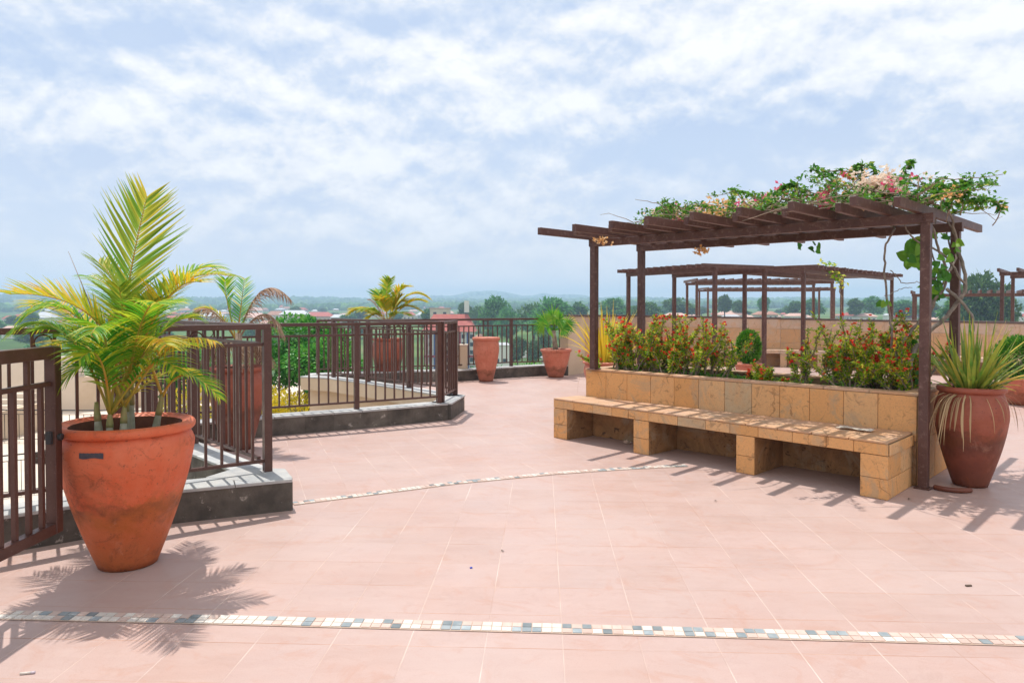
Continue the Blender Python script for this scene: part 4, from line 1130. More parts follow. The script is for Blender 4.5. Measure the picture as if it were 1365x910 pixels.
STM = [
 ([PV(1206, 525, .0), PV(1212, 490, 0), PV(1226, 455, .1), PV(1262, 420, .1), PV(1287, 382, .1), PV(1276, 330, .2)], .034, .018),
 ([PV(1206, 520, .1), PV(1196, 470, .1), PV(1215, 440, .2), PV(1240, 410, .2), PV(1262, 372, .1), PV(1250, 330, 0), PV(1240, 300, 0), PV(1200, 292, .1), PV(1150, 298, .5)], .022, .009),
 ([PV(1190, 470, .1), PV(1187, 430, .1), PV(1180, 370, .1), PV(1180, 330, .0), PV(1192, 305, -.1), PV(1185, 300, .3)], .014, .010),
 ([PV(1276, 330, .2), PV(1268, 290, .1), PV(1252, 262, .0), PV(1215, 245, -.1), PV(1190, 244, .3)], .016, .008),
 ([PV(1287, 382, .1), PV(1258, 340, .1), PV(1222, 322, -.1), PV(1206, 300, -.2)], .014, .008),
 ([PV(1228, 440, .3), PV(1252, 370, .4), PV(1240, 330, .4), PV(1248, 290, .4)], .012, .007),
 ([PV(1262, 385, .1), PV(1290, 412, .0), PV(1297, 440, -.05), PV(1290, 470, -.05)], .020, .012),
 ([PV(1206, 505, .1), PV(1222, 470, .3), PV(1246, 400, .5), PV(1268, 350, .4), PV(1262, 310, .3)], .018, .009),
 ([PV(1187, 360, .1), PV(1205, 378, .1), PV(1225, 376, .0), PV(1245, 385, .1)], .006, .003),
 ([PV(1180, 395, .1), PV(1200, 386, .1), PV(1216, 383, .0)], .005, .003),
 ([PV(1240, 500, .3), PV(1265, 470, .3), PV(1285, 455, .3)], .016, .010),
 ([PV(1240, 372, .2), PV(1262, 365, .1), PV(1275, 340, .2), PV(1272, 310, .2), PV(1240, 270, .1), PV(1200, 262, 0)], .014, .007),
]
for pts, r0, r1 in STM:
    q = wander(pts, .008, 7); mb = MB(); mb.tube(q, [.82 * (r0 + (r1 - r0) * i / (len(q) - 1)) for i in range(len(q))], 7); mb.build('stem', VBARK, root, o0)
tw = MB(); lf = MB(); fl_ = [MB(), MB(), MB()]
def cluster(c, r, n_, mb_):
    for _ in range(n_):
        p_ = c + Vector((random.gauss(0, r), random.gauss(0, r), random.gauss(0, r * .6)))
        for q in range(3): mb_.leaf(p_, Vector((rnd(-1, 1), rnd(-1, 1), rnd(-.3, 1))), Vector((rnd(-1, 1), rnd(-1, 1), rnd(-1, 1))), rnd(.026, .04), rnd(.026, .036), bend=-.1)
def prof_h(s_):   # height of the growth above the rafters along the pergola, s_ = u
    pts = [(5.6, .0), (4.6, .02), (4.3, .14), (3.9, .17), (3.4, .12), (2.9, .20), (2.5, .34), (2.1, .22), (1.75, .12), (1.2, .05)]
    for (a, ha), (b, hb) in zip(pts, pts[1:]):
        if b <= s_ <= a: return ha + (hb - ha) * (a - s_) / (a - b)
    return 0
for k in range(250):
    u_ = 1.75 + 2.75 * random.random() ** 1.15; v_ = rnd(6.75, 8.3); hh = prof_h(u_)
    p_ = uv(u_, v_, zr + rnd(0, .35) * hh); d = Vector((rnd(-1, 1), rnd(-1, 1), rnd(-.1, .5))).normalized(); pts = [p_]
    L = rnd(.35, .9)
    for j in range(8):
        pts.append(pts[-1] + d * L / 8); d = (d + Vector((rnd(-.35, .35), rnd(-.35, .35), rnd(-.25, .25)))).normalized()
        top = zr + prof_h((pts[-1]).dot(U)) + .03
        if pts[-1].z > top: d.z = -abs(d.z) * .5
        if pts[-1].z < zr + .01: d.z = abs(d.z)
    tw.tube(pts, [.007 * (1 - .7 * j / 8) for j in range(9)], 5)
    if random.random() < .82:
        for a, b in zip(pts[1:], pts[2:]):
            for _ in range(random.randint(3, 13)):
                lf.leaf(a.lerp(b, random.random()) + Vector((rnd(-1, 1), rnd(-1, 1), rnd(-.5, 1))) * .03, Vector((rnd(-1, 1), rnd(-1, 1), rnd(-.4, .9))), Vector((rnd(-1, 1), rnd(-1, 1), 1)), rnd(.028, .052), rnd(.020, .036))
for k in range(26):      # thin dry twigs lying along the rafters
    u_ = rnd(2.2, 4.1); v_ = rnd(6.6, 7.8); p_ = uv(u_, v_, zr + .01); d = (U * rnd(-.5, 1) + V * rnd(-.5, .3)).normalized(); pts = [p_]
    for j in range(9): pts.append(pts[-1] + d * rnd(.06, .12)); d = (d + Vector((rnd(-.3, .3), rnd(-.3, .3), rnd(-.08, .07)))).normalized()
    tw.tube(pts, [.008 * (1 - .7 * j / 9) for j in range(10)], 5)
def AV(px, py, v_):          # point on the pergola's vertical plane v = v_
    d = Vector(ray(px, py)); o_ = Vector((0, 0, 1.6)); t_ = v_ / d.dot(V); return o_ + d * t_
for (px, py, v_, r, n_, w_) in [(1178, 240, 7.1, .07, 60, 0), (1160, 246, 7.0, .06, 45, 0), (1150, 254, 7.1, .06, 35, 0), (1186, 248, 7.2, .05, 30, 0), (1135, 240, 7.3, .04, 16, 2), (1128, 233, 7.3, .02, 8, 1), (1042, 252, 7.3, .03, 12, 1),
                            (1018, 268, 7.2, .05, 22, 1), (960, 285, 7.1, .10, 60, 2), (945, 279, 7.3, .07, 34, 2), (905, 284, 7.4, .06, 22, 1), (886, 288, 7.3, .05, 18, 0), (902, 296, 6.9, .04, 14, 1), (930, 285, 7.4, .05, 14, 1),
                            (1100, 262, 7.3, .06, 14, 1), (1265, 262, 7.0, .05, 12, 2), (1335, 276, 7.4, .02, 6, 2), (1140, 228, 7.4, .05, 12, 2), (937, 335, 7.4, .04, 18, 2), (802, 321, 6.9, .04, 14, 2), (1070, 280, 7.2, .05, 10, 1), (988, 276, 7.2, .05, 18, 2)]:
    cluster(AV(px, py, v_), r * 1.05, int(n_ * 1.6), fl_[w_])
for k in range(60):
    x = rnd(870, 1250); v_ = rnd(6.9, 7.7); y0 = 300 - (x - 870) * .075; top = {0: 20, 1: 28, 2: 34, 3: 48, 4: 40}[min(4, int((x - 870) / 76))]
    cluster(AV(x, y0 - rnd(4, top), v_), rnd(.02, .045), random.randint(4, 14), fl_[random.choice((0, 0, 0, 1, 1, 1, 2))])
for a in [(1080, 225, 1110, 240), (1075, 258, 1045, 252), (1300, 268, 1335, 275), (1240, 262, 1290, 250), (1215, 218, 1200, 245), (975, 255, 1005, 262), (1280, 262, 1255, 250), (1290, 240, 1285, 262), (1095, 232, 1150, 236), (1030, 262, 1060, 250), (870, 292, 890, 280), (1310, 278, 1270, 272), (1140, 225, 1165, 228)]:
    a_, b_ = AV(a[0], a[1], 7.2), AV(a[2], a[3], 7.2)
    q = wander([a_, a_.lerp(b_, .5) + Vector((0, 0, rnd(0, .05))), b_, b_ + Vector((rnd(-.1, .1), .1, -.15))], .008, 4); tw.tube(q, .005, 5)
    for c in q[:-3]:
        for _ in range(7): lf.leaf(c + Vector((rnd(-1, 1), rnd(-1, 1), rnd(-1, 1))) * .02, Vector((rnd(-1, 1), rnd(-1, 1), rnd(-.6, .8))), Vector((rnd(-1, 1), rnd(-1, 1), 1)), rnd(.04, .07), rnd(.03, .045))
for (x0, y0, x1, y1, n_, L) in [(1208, 315, 1228, 350, 20, .12), (1222, 345, 1230, 352, 4, .12), (1235, 350, 1262, 395, 30, .095), (1245, 300, 1275, 345, 12, .09), (1170, 398, 1186, 410, 5, .07), (1215, 440, 1240, 520, 26, .06), (1082, 322, 1090, 335, 4, .08), (1060, 322, 1068, 330, 3, .05)]:
    for _ in range(n_):
        c = PV(rnd(x0, x1), rnd(y0, y1), rnd(-.1, .3)); lf.heart(c, Vector((rnd(-1, 1), rnd(-.6, .6), rnd(-1, .3))), Vector((rnd(-.5, .5), -1, rnd(-.3, .8))), L * rnd(.6, 1.0))
tw.build('twigs', BARK, root, o0); lf.build('foliage', VINEL, root, o0)
fl_[0].build('cream_flowers', WHITEFL, root, o0); fl_[1].build('pink_flowers', PINKFL, root, o0); fl_[2].build('peach_flowers', PEACHFL, root, o0)

# a thin creeper on the second pergola
root = thing('climbing_plant', 'thin leafy creeper climbing the second pergola', 'vine', (7.9, 17.2, 0)); o0 = root.location
tw = MB(); lf = MB()
q = wander([Vector((8.1, 17.3, .1)), Vector((7.9, 17.2, 1.2)), Vector((7.75, 17.1, 2.3)), Vector((7.2, 16.6, 2.5))], .03, 8); tw.tube(q, .012, 5)
for c in q[14:]:
    for _ in range(12): lf.leaf(c + Vector((rnd(-1, 1), rnd(-1, 1), rnd(-1, 1))) * .12, Vector((rnd(-1, 1), rnd(-1, 1), rnd(-.6, .8))), Vector((0, -1, 1)), .11, .06)
tw.build('stem', BARK, root, o0); lf.build('foliage', SHRUB, root, o0)

# yellow bin by the ledge
b_ = Vector((9.25, 17.0, 0)); root = thing('waste_bin', 'bright yellow bin standing by the low ledge behind the right clump', 'bin', b_)
mb = MB(); mb.lathe([(.001, 0), (.19, 0), (.23, .5), (.25, .72), (.25, .75)], 24); mb.build('body', YELLOW, root)
mb = MB(); mb.lathe([(.26, .75), (.265, .79), (.2, .85), (.001, .87)], 24); mb.build('lid', YELLOW, root)

# litter
root = thing('cigarette_end', 'white cigarette end lying on the tiles at the lower left corner', 'litter', G(37, 898))
mb = MB(); mb.tube([(-.03, -.006, .006), (.012, .003, .006)], .0055, 8); mb.build('paper', MOS[0], root); mb = MB(); mb.tube([(.0125, .0031, .006), (.028, .006, .006)], .0056, 8); mb.build('filter', simple('pale_filter', (.5, .45, .5), (.6, .5, .55), 9), root)
o = MB(); o.box((0, 0, .004), (.014, .010, .007), Matrix.Rotation(.5, 3, 'Z')); o = o.build('bottle_cap', simple('blue_plastic', (.02, .05, .4), (.03, .08, .5), 9)); o.location = G(628, 757); tag(o, 'tiny blue plastic scrap on the floor tiles near the middle', 'litter')
o = MB(); o.box((0, 0, .005), (.035, .012, .008), Matrix.Rotation(.1, 3, 'Z')); o = o.build('twig', BARKDK); o.location = G(1291, 781); tag(o, 'short dark twig on the tiles at the lower right', 'litter')
for k, (x, y, lb) in enumerate([(1210, 666, 'brown dried leaf at the foot of the bench corner'), (952, 668, 'brown leaf on the tiles in front of the bench'), (668, 735, 'small dry leaf on the tiles in the middle of the floor')]):
    mb = MB(); mb.leaf(Vector((0, 0, .006)), Vector((1, rnd(-1, 1), .1)), Vector((0, 0, 1)), .05 if k == 0 else .025, .025); o = mb.build('dry_leaf', BARKDK); o.location = G(x, y); tag(o, lb, 'leaf')
root = thing('fallen_flower', 'pale fallen blossoms on the floor inside the first bench opening', 'flower', G(836, 592)); mb = MB()
for _ in range(40): mb.leaf(Vector((rnd(-.03, .03), rnd(-.03, .03), rnd(.005, .035))), Vector((rnd(-1, 1), rnd(-1, 1), rnd(0, 1))), Vector((rnd(-1, 1), rnd(-1, 1), 1)), .03, .025)
mb.build('petals', WHITEFL, root)

# ------------------------------------------------------------------ lower levels seen through the left railings
mb = MB(); mb.prism([(-60, 8.5), (-4.6, 8.5), (-4.6, 14.6), (-8, 20), (-9.3, 48), (-60, 48)], -3.6, -3.0); o = mb.build('lower_terrace', STUCCO2); o['kind'] = 'structure'
mb = MB(); mb.prism([(-60, 8.7), (-4.9, 8.7), (-4.9, 14.5), (-8.3, 20), (-9.6, 47.8), (-60, 47.8)], -22, -3.61); o = mb.build('building_wall', STUCCO); tag(o, 'cream building block carrying the lower terrace on the left', 'building')
wall([(-60, 33), (-19.0, 31.5)], .4, -3, -.62, STUCCO2, 'wall', 'pale rendered wall across the lower terrace on the left')
wall([(-19, 31.4), (-12.8, 36)], .3, -3, -1.5, STUCCO, 'wall', 'lower rendered wall between the pale wall and the garden tree')
root = thing('staircase', 'pale stone steps seen through the open gate', 'stairs', (-17, 20, -3))
mb = MB()
for k in range(8): mb.box((-3.5, 4.2 - k * -.36 * 1, .085 + k * .17), (5.5, .36, .17 + 0)); 
for k in range(8): mb.box((-3.5, 4.2 + k * .36 + .2, .07 + k * .085), (5.3, .2, .14 + k * .1))
mb.build('steps', STUCCO2, root)
mb = MB(); mb.box((-.6, 4.9, .5), (.3, 4.6, 1.0)); mb.build('side_wall', STUCCO, root); mb = MB(); mb.box((-6.5, 4.9, .5), (.3, 4.6, 1.0)); mb.build('side_wall', STUCCO, root)
railing([(-26, 24.5), (-23, 24.5), (-20, 24.5), (-17, 24.4), (-14, 24.3), (-11, 24.2)], -3, -1.9, 'thin black railing on the lower terrace behind the large pot', m_=BLACKSTEEL, th=.75, sp=.25, group='thin black railings on the lower terrace')
railing([(-16.5, 14.5), (-13.5, 16.5), (-11.2, 18.2)], -3, -2.0, 'sloping thin black handrail seen through the open gate', m_=BLACKSTEEL, th=.7, sp=.25, group='thin black railings on the lower terrace', rings=False)
wall([(-18, 13.0), (-12.6, 16.6)], .35, -3, -2.2, STUCCO, 'wall', 'low cream wall beside the sloping handrail')
mb = MB(); mb.prism([(-14, 21), (-5.9, 19.5), (-7.4, 26), (-8.4, 31), (-14, 31)], -3.0, -2.7); o = mb.build('soil_bed', SOIL); o['kind'] = 'structure'

def tree(loc, H, cr, name, label, cat='tree', n_=5000, L=.16, lm=BUSHG, group=None, limbs=6, czr=.42):
    root = thing(name, label, cat, loc, 0, group)
    tr = MB(); tr.tube([(0, 0, -.2), (.05, 0, H * .25), (-.03, .05, H * .5), (0, 0, H * .75)], [H * .035, H * .028, H * .02, H * .008], 8)
    cs = []
    for k in range(limbs):
        a = k * 2.4 + rnd(-.3, .3); z0 = H * rnd(.25, .5); e = Vector((math.cos(a) * cr * rnd(.4, .75), math.sin(a) * cr * rnd(.4, .75), H * rnd(.5, .85)))
        tr.tube([(0, 0, z0), Vector((0, 0, z0)).lerp(e, .5) + Vector((0, 0, .1)), e], [H * .016, H * .011, H * .004], 6); cs.append((e, cr * rnd(.35, .55)))
    cs.append((Vector((0, 0, H * .85)), cr * .5)); cs.append((Vector((0, 0, H * .6)), cr * .6))
    tr.build('trunk', BARKDK, root)
    lf = MB()
    for c, r in cs:
        for _ in range(int(n_ / len(cs))):
            d = Vector((random.gauss(0, 1), random.gauss(0, 1), random.gauss(0, 1))).normalized()
            q = c + Vector((d.x, d.y, d.z * .8)) * r * (.45 + .6 * random.random() ** .5) * (1 + .35 * noise.noise(d * 2 + c))
            lf.leaf(q, (d + Vector((rnd(-.7, .7), rnd(-.7, .7), rnd(-.3, .5)))), Vector((rnd(-1, 1), rnd(-1, 1), 1)), L * rnd(.6, 1.3), L * .55)
    lf.build('crown', lm, root)
    return root
tree((-7.9, 27.5, -3.0), 4.1, 1.75, 'garden_tree', 'round glossy green garden tree seen between the corner post and the middle railing', n_=11000, L=.17)
tree((-6.5, 25.5, -3.0), 3.3, 1.5, 'garden_tree', 'dark green garden tree behind the middle railing left of the yellow palm pot', n_=8000, L=.16)
tree((-12.6, 27.0, -3.0), 3.0, 1.4, 'garden_tree', 'small garden tree hidden behind the half dead palm', n_=5000, L=.16)
for (x, y, r, lb) in [(-8.6, 24.6, 1.5, 'yellow flowering bush under the garden tree, nearest the corner post'), (-7.3, 24.4, 1.3, 'yellow flowering bush under the garden tree trunk'), (-6.3, 24.0, .8, 'small orange yellow bush right of the garden tree trunk'), (-10.9, 25, 1.5, 'yellow bush behind the shaded pot')]:
    root = thing('yellow_bush', lb, 'shrub', (x, y, -2.7), 0, 'yellow bushes in the lower garden')
    leafball((0, 0, r * .25), r, r * .75, 4200, .11, YBUSH, .2, .4).build('foliage', YBUSH, root)
    mb = MB(); mb.tube([(0, 0, -.1), (0, 0, r * .4)], [.04, .02], 6); mb.build('stem', BARKDK, root)
for (x, y, lb) in [(-.6, 19.5, 'green bush top just beyond the far kerb behind the empty pot'), (.5, 20.5, 'green bush top beyond the far railing left of the fan palm'), (-2.4, 19.0, 'green bush beyond the yellow palm pot')]:
    root = thing('green_bush', lb, 'shrub', (x, y, -1.6), 0, 'green bushes beyond the far kerb')
    leafball((0, 0, .75), .9, .7, 2600, .12, BUSHG, .2, .4).build('foliage', BUSHG, root)
    mb = MB(); mb.tube([(0, 0, -1.4), (0, 0, .8)], [.06, .02], 6); mb.build('stem', BARKDK, root)

# ------------------------------------------------------------------ town
WALLM = [simple('town_cream', (.55, .47, .38), (.62, .54, .45), .5, .9, 0), simple('town_white', (.68, .66, .62), (.74, .72, .68), .5, .9, 0), simple('town_grey', (.36, .36, .36), (.44, .43, .42), .5, .9, 0), simple('town_pink', (.55, .36, .30), (.60, .42, .36), .5, .9, 0)]
ROOFM = [simple('roof_red_tiles', (.36, .085, .07), (.44, .13, .10), .6, .85, 0), simple('roof_rust_sheet', (.34, .15, .10), (.42, .22, .15), .4, .8, 0), simple('roof_grey_sheet', (.38, .40, .42), (.50, .51, .53), .4, .6, 0), simple('roof_pale_pink', (.55, .34, .28), (.60, .40, .34), .4, .8, 0)]
GLASS, t, p = mat('dark_window_glass', .15, 0, .6); p.inputs['Base Color'].default_value = (.04, .06, .08, 1)
def house(px, Yd, wpx, hgt, label, rot=0, wm=0, rm=0, base=None, roof='gable', dep=None, name='house', group='houses of the town in the haze', rh=None, nst=1, ycorr=0):
    x = (px - 682.5) / F * Yd; zb = terr(x, Yd) - .5 if base is None else base
    Wd = wpx / F * Yd; D = dep or Wd * .6; rh = rh or Wd * .16
    root = thing(name, label, 'house' if name == 'house' else 'building', (x, Yd, zb), rot, group)
    mb = MB(); mb.box((0, 0, hgt / 2), (Wd, D, hgt)); wl = mb.build('wall', WALLM[wm], root)
    mb = MB(); e = Wd * .04 + .2
    if roof == 'gable':
        mb.add([(-Wd / 2 - e, -D / 2 - e, hgt + .02), (Wd / 2 + e, -D / 2 - e, hgt + .02), (Wd / 2 + e, D / 2 + e, hgt + .02), (-Wd / 2 - e, D / 2 + e, hgt + .02), (-Wd / 2 + D * .25, 0, hgt + rh), (Wd / 2 - D * .25, 0, hgt + rh)],
               [(0, 1, 5, 4), (1, 2, 5), (2, 3, 4, 5), (3, 0, 4), (3, 2, 1, 0)])
    else:
        mb.box((0, 0, hgt + .2), (Wd + .4, D + .4, .38))
    mb.build('roof', ROOFM[rm], root)
    wn = max(2, int(Wd / 3.2)); wme = MB(); wme.box((0, 0, 0), (1.3, .12, 1.2)); first = None
    if Wd < 40:
        for s_ in range(nst):
            for k in range(wn):
                xx = -Wd / 2 + Wd * (k + .5) / wn; zz_ = (s_ + .55) * hgt / nst
                if first is None:
                    first = wme.build('window', GLASS, root); first.location = (xx, -D / 2 - .02, zz_)
                else:
                    c = copy_obj(first, root); c.location = (xx, -D / 2 - .02, zz_)
    return root
# red roofed block with blue and red pilasters
Yb = 240; xb = (598 - 682.5) / F * Yb; zb = -20.5
root = thing('apartment_block', 'large block with a dark red hipped roof and blue pilasters behind the far railing', 'building', (xb, Yb, zb))
Wd = 66 / F * Yb; Ht = 13.6
mb = MB(); mb.box((0, 6, Ht / 2), (Wd, 12, Ht)); mb.build('wall', WALLM[1], root)
mb = MB(); ztop = 1.6 - (408.5 - 408) / F * Yb - zb
mb.add([(-Wd / 2 - .8, -.8, Ht), (Wd / 2 + .8, -.8, Ht), (Wd / 2 + .8, 12.8, Ht), (-Wd / 2 - .8, 12.8, Ht), (-Wd / 2 + 2.6, 6, ztop - 2.6), (Wd / 2 - 2.2, 6, ztop - 2.6)], [(0, 1, 5, 4), (1, 2, 5), (2, 3, 4, 5), (3, 0, 4)]); mb.build('roof', ROOFM[0], root)
bl = simple('blue_paint', (.05, .08, .22), (.07, .10, .26), .5, .7, 0); rdp = simple('maroon_paint', (.28, .04, .06), (.33, .06, .08), .5, .7, 0)
for k in range(6):
    mb = MB(); xx = -Wd / 2 + Wd * (k + .5) / 6; mb.box((xx - .45, -.25, Ht / 2 - .1), (.8, .5, Ht - .4)); mb.build('pilaster', bl if k % 2 else rdp, root)
first = None
for s_ in range(5):
    for k in range(6):
        xx = -Wd / 2 + Wd * (k + .5) / 6 + .75; loc = (xx, -.04, 1.6 + s_ * 2.6)
        if first is None:
            mb = MB(); mb.box((0, 0, 0), (1.0, .14, 1.3)); first = mb.build('window', GLASS, root); first.location = loc
        else: c = copy_obj(first, root); c.location = loc
mb = MB(); mb.box((0, -.3, 5.4), (Wd, .5, .7)); mb.build('string_course', rdp, root)
mb = MB(); mb.box((Wd / 2 - 2.6, 6, ztop), (1.6, 2, 4)); mb.build('chimney', WALLM[1], root)
house(587, 300, 26, 21.5, 'pale block with a flat reddish roof above the dark red roof', roof='flat', rm=3, wm=0, base=-21, name='apartment_block', nst=5, group=None)
H = [ # px, Y, wpx, wall h, label, rot, wall, roof
 (393, 520, 34, 9, 'long cream block over the middle railing, left of the yellow palm', .1, 0, 2),
 (425, 600, 36, 6, 'long red roofed building right of the long cream block', 0, 3, 0),
 (455, 560, 26, 6, 'grey roofed building at the left of the yellow palm', .2, 2, 2),
 (335, 640, 40, 5, 'pale building behind the half dead palm', 0, 1, 3),
 (360, 430, 26, 5, 'pink walled house above the nearest corner post', .3, 3, 3),
 (280, 700, 34, 6, 'grey roofed building left of the half dead palm', .1, 2, 2),
 (230, 560, 30, 5, 'red roofed house behind the right fronds of the large palm', .1, 1, 0),
 (100, 430, 34, 6, 'white house behind the left fronds of the large palm', .2, 1, 1),
 (55, 520, 40, 7, 'grey roofed building above the left end of the nearest railing', 0, 1, 2),
 (20, 360, 26, 5, 'white house at the left edge of the view', .2, 1, 3),
 (700, 280, 26, 4.5, 'house with a pale pink roof behind the far railing', .1, 1, 3),
 (668, 210, 22, 10, 'white block with windows behind the empty pot', 0, 1, 2),
 (735, 215, 24, 4, 'cream shed in the green field beyond the far railing', .2, 0, 2),
 (645, 330, 20, 5, 'small pink house right of the dark red roof', .2, 3, 1),
 (900, 400, 26, 3.4, 'pink roofed house seen left between the second pergola posts', .1, 1, 3),
 (975, 420, 34, 3.4, 'long pale pink roof between the second pergola posts', 0, 1, 3),
 (1020, 460, 28, 3.6, 'long rust roofed house under the farthest pergola', .1, 0, 1),
 (1060, 400, 24, 3.4, 'white house with a pink roof right of the third pergola', .15, 1, 3),
 (1152, 380, 26, 3.6, 'pink roofed house left of the tall vine stem', .1, 1, 3),
 (1190, 430, 20, 3.6, 'low white house right of the tall vine stem', 0, 1, 2),
 (1210, 520, 26, 3.6, 'grey roofed house behind the right pergola post', 0, 2, 2),
 (1362, 150, 46, 3.6, 'pale building with a grey roof at the right edge beside the large round tree', 0, 1, 2),
 (540, 640, 26, 6, 'cream house just left of the dark red roof', .1, 0, 0),
 (770, 520, 26, 4, 'low house with a rust roof beyond the fan palm', 0, 3, 1),
]
for px, Yd, wp, hg, lb, ro, wm_, rm_ in H: house(px, Yd, wp, hg, lb, ro, wm_, rm_)
# shed roofs further away: shared look
proto = house(150, 900, 16, 4, 'far small house in the hazy town below the wooded ridge', .2, 1, 0, group='far small houses below the wooded ridge')
kids = list(proto.children)
fk = [proto]
random.seed(21)
for k in range(130):
    if k < 100: px = rnd(-80, 600); Yd = rnd(620, 1500)
    else: px = rnd(860, 1420); Yd = rnd(360, 640)
    x = (px - 682.5) / F * Yd; c = copy_obj(proto); c.location = (x, Yd, terr(x, Yd) - .5); c.rotation_euler.z = rnd(-.6, .6); s_ = rnd(.55, 1.05) * (1.0 if px < 600 else .6); c.scale = (s_, s_, s_ * rnd(.8, 1.7))
    wm_, rm_ = random.choice(WALLM), random.choice(ROOFM)
    for ch in kids:
        d = copy_obj(ch, c)
        if ch.name.startswith('wall'): d.data = ch.data.copy(); d.data.materials[0] = wm_
        if ch.name.startswith('roof'): d.data = ch.data.copy(); d.data.materials[0] = rm_

# trees of the town: a few crowns, copied
protos = []
for k in range(4):
    random.seed(40 + k)
    r_ = tree((0, 400 + k * 25, -60), 10, [4.2, 3.4, 5.0, 2.6][k], 'town_tree', 'x', n_=2200, L=1.0, lm=FARLEAF, limbs=7)
    protos.append(r_)
def plant_tree(px, Yd, hpx, wpx, k, label, group=None, ytop=None):
    x = (px - 682.5) / F * Yd; z = terr(x, Yd) - .5
    h = hpx / F * Yd if ytop is None else (1.6 - (ytop - 408) / F * Yd) - z
    s_ = h / 10.0; sx = wpx / F * Yd / [8.4, 6.8, 10, 5.2][k]
    r_ = protos[k]; c = copy_obj(r_); c.location = (x, Yd, z); c.scale = (sx, sx, s_); c.rotation_euler.z = rnd(0, 6.28)
    for ch in r_.children: copy_obj(ch, c)
    tag(c, label, 'tree')
    if group: c['group'] = group
    elif 'group' in c: del c['group']
    return c
NT = [ # px, Y, top y, width px, kind, label
 (1307, 170, 369, 66, 2, 'large round tree behind the low pergola at the right'),
 (1335, 165, 392, 40, 0, 'medium tree to the right of the large round tree'),
 (1275, 190, 392, 36, 1, 'smaller tree to the left of the large round tree'),
 (660, 330, 399, 36, 0, 'rounded tree above the empty clay pot'),
 (676, 310, 412, 34, 2, 'low wide tree right above the empty clay pot'),
 (712, 330, 408, 44, 2, 'wide tree left of the fan palm'),
 (733, 300, 401, 52, 0, 'broad dark tree directly above the fan palm'),
 (752, 340, 408, 30, 1, 'tree just right of the broad dark tree'),
 (771, 360, 403, 22, 3, 'narrow tree left of the nearest pergola post'),
 (620, 420, 402, 16, 3, 'narrow dark tree right above the dark red roof'),
 (570, 380, 412, 18, 3, 'tree at the left end of the dark red roof'),
 (640, 400, 410, 30, 2, 'low tree between the dark red roof and the empty pot'),
 (820, 350, 400, 40, 0, 'tree behind the yellow sword leaves'),
 (862, 340, 404, 40, 2, 'wide tree behind the left rear post of the nearest pergola'),
 (905, 420, 399, 44, 0, 'tree between the left posts of the second pergola'),
 (966, 400, 393, 16, 3, 'pointed tree left of the topiary, between the second pergola posts'),
 (985, 420, 401, 16, 1, 'small tree right above the topiary'),
 (1018, 440, 395, 14, 3, 'pointed tree under the third pergola'),
 (1085, 400, 399, 26, 1, 'tree right of the second pergola middle post'),
 (1060, 430, 403, 24, 0, 'tree between the third pergola right posts'),
 (1140, 380, 398, 18, 3, 'slender tree near the right posts of the second pergola'),
 (1165, 390, 396, 22, 1, 'tree behind the rightmost post of the second pergola'),
 (1205, 360, 402, 34, 0, 'tree between the vine stem and the right pergola post'),
 (1240, 340, 404, 30, 2, 'tree just behind the front right pergola post'),
 (318, 600, 408, 18, 2, 'tree among the roofs over the nearest corner post'),
 (395, 700, 409, 16, 1, 'small round tree above the long cream block'),
 (480, 560, 412, 20, 0, 'tree left of the yellow palm'),
 (165, 500, 414, 26, 2, 'tree behind the middle of the large palm'),
 (40, 420, 417, 22, 0, 'tree at the left edge above the nearest railing'),
 (690, 235, 452, 26, 0, 'bushy tree in the field behind the far railing'),
 (712, 222, 456, 22, 2, 'low bushy tree in the field left of the fan palm'),
 (724, 240, 446, 20, 1, 'upright tree in the field left of the fan palm pot'),
 (652, 230, 440, 16, 3, 'narrow tree beside the white block behind the far railing'),
]
random.seed(5)
for px, Yd, yt, wp, k, lb in NT: plant_tree(px, Yd, 0, wp, k, lb, ytop=yt)
for k in range(150):
    px = rnd(-120, 1500); Yd = rnd(420, 1500) if k < 110 else rnd(260, 420)
    if Yd < 420 and (560 < px < 640 or px > 860): continue
    if px > 860 and random.random() < .4: continue
    plant_tree(px, Yd, rnd(.6, 1.0) * 9 / Yd * F, rnd(7, 14) / Yd * F, random.randrange(4), 'hazy green tree among the roofs of the town', 'hazy trees scattered through the town')
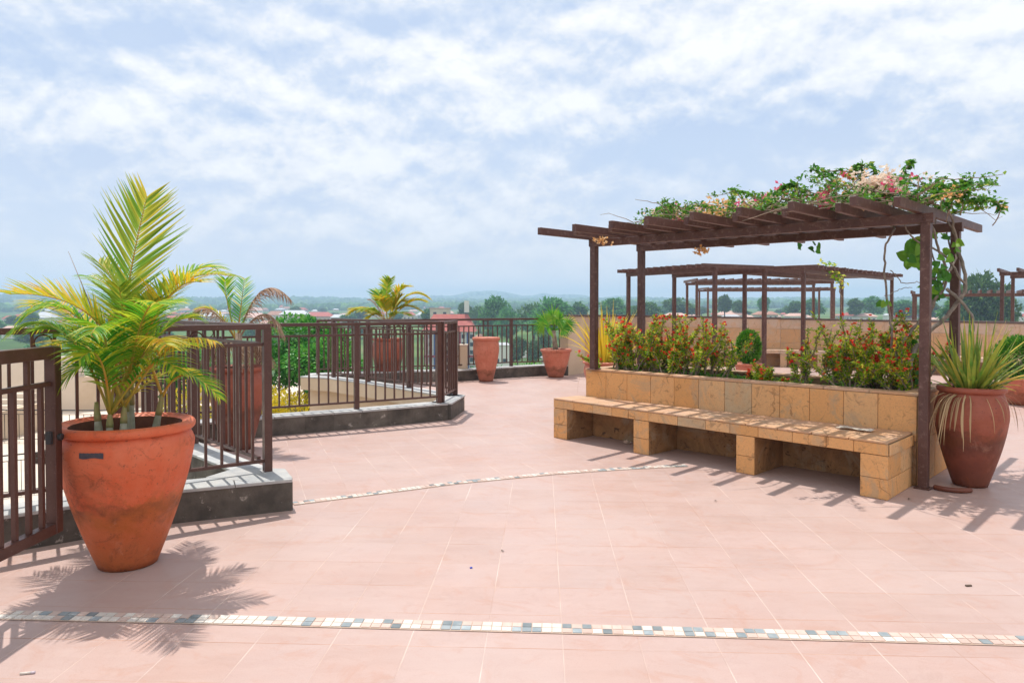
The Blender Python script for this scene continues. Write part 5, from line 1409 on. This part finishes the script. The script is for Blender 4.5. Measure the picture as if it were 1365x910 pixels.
for r_ in protos:
    for ch in list(r_.children): bpy.data.objects.remove(ch)
    bpy.data.objects.remove(r_)

# far woods: one mass of small crowns on the ridges
mb = MB(); random.seed(9)
ico = []
g_ = (1 + 5 ** .5) / 2
iv = [Vector(v_).normalized() for v_ in [(-1, g_, 0), (1, g_, 0), (-1, -g_, 0), (1, -g_, 0), (0, -1, g_), (0, 1, g_), (0, -1, -g_), (0, 1, -g_), (g_, 0, -1), (g_, 0, 1), (-g_, 0, -1), (-g_, 0, 1)]]
iff = [(0, 11, 5), (0, 5, 1), (0, 1, 7), (0, 7, 10), (0, 10, 11), (1, 5, 9), (5, 11, 4), (11, 10, 2), (10, 7, 6), (7, 1, 8), (3, 9, 4), (3, 4, 2), (3, 2, 6), (3, 6, 8), (3, 8, 9), (4, 9, 5), (2, 4, 11), (6, 2, 10), (8, 6, 7), (9, 8, 1)]
for k in range(16000):
    a = R(rnd(-55, 55)); Yr = 1300 * (4200 / 1300) ** (random.random() ** .8)
    x, y = Yr * math.sin(a), Yr * math.cos(a)
    if noise.noise(Vector((x / 260, y / 260, 0))) < -.18: continue
    s_ = rnd(4, 10); z = terr(x, y)
    for _ in range(1):
        mb.add([Vector((x, y, z + s_ * .6)) + Vector((v_.x * s_ * rnd(.7, 1.3), v_.y * s_, v_.z * s_ * rnd(.7, 1.25))) for v_ in iv], iff)
o = mb.build('far_woods', FARLEAF); tag(o, 'bluish wooded ridge on the horizon', 'woods', kind='stuff')

# ------------------------------------------------------------------ haze
hm = bpy.data.materials.new('haze'); hm.use_nodes = True; t = hm.node_tree
for n in list(t.nodes): t.nodes.remove(n)
vo = nd(t, 'ShaderNodeVolumePrincipled'); vo.inputs['Color'].default_value = (.54, .72, 1.0, 1); vo.inputs['Density'].default_value = .00045; vo.inputs['Anisotropy'].default_value = .2
ou = nd(t, 'ShaderNodeOutputMaterial'); t.links.new(vo.outputs[0], ou.inputs['Volume'])
mb = MB(); mb.box((0, 1700, 52), (15000, 8000, 151)); o = mb.build('haze', hm); tag(o, 'thin blue haze over the town and hills', 'haze', kind='stuff')
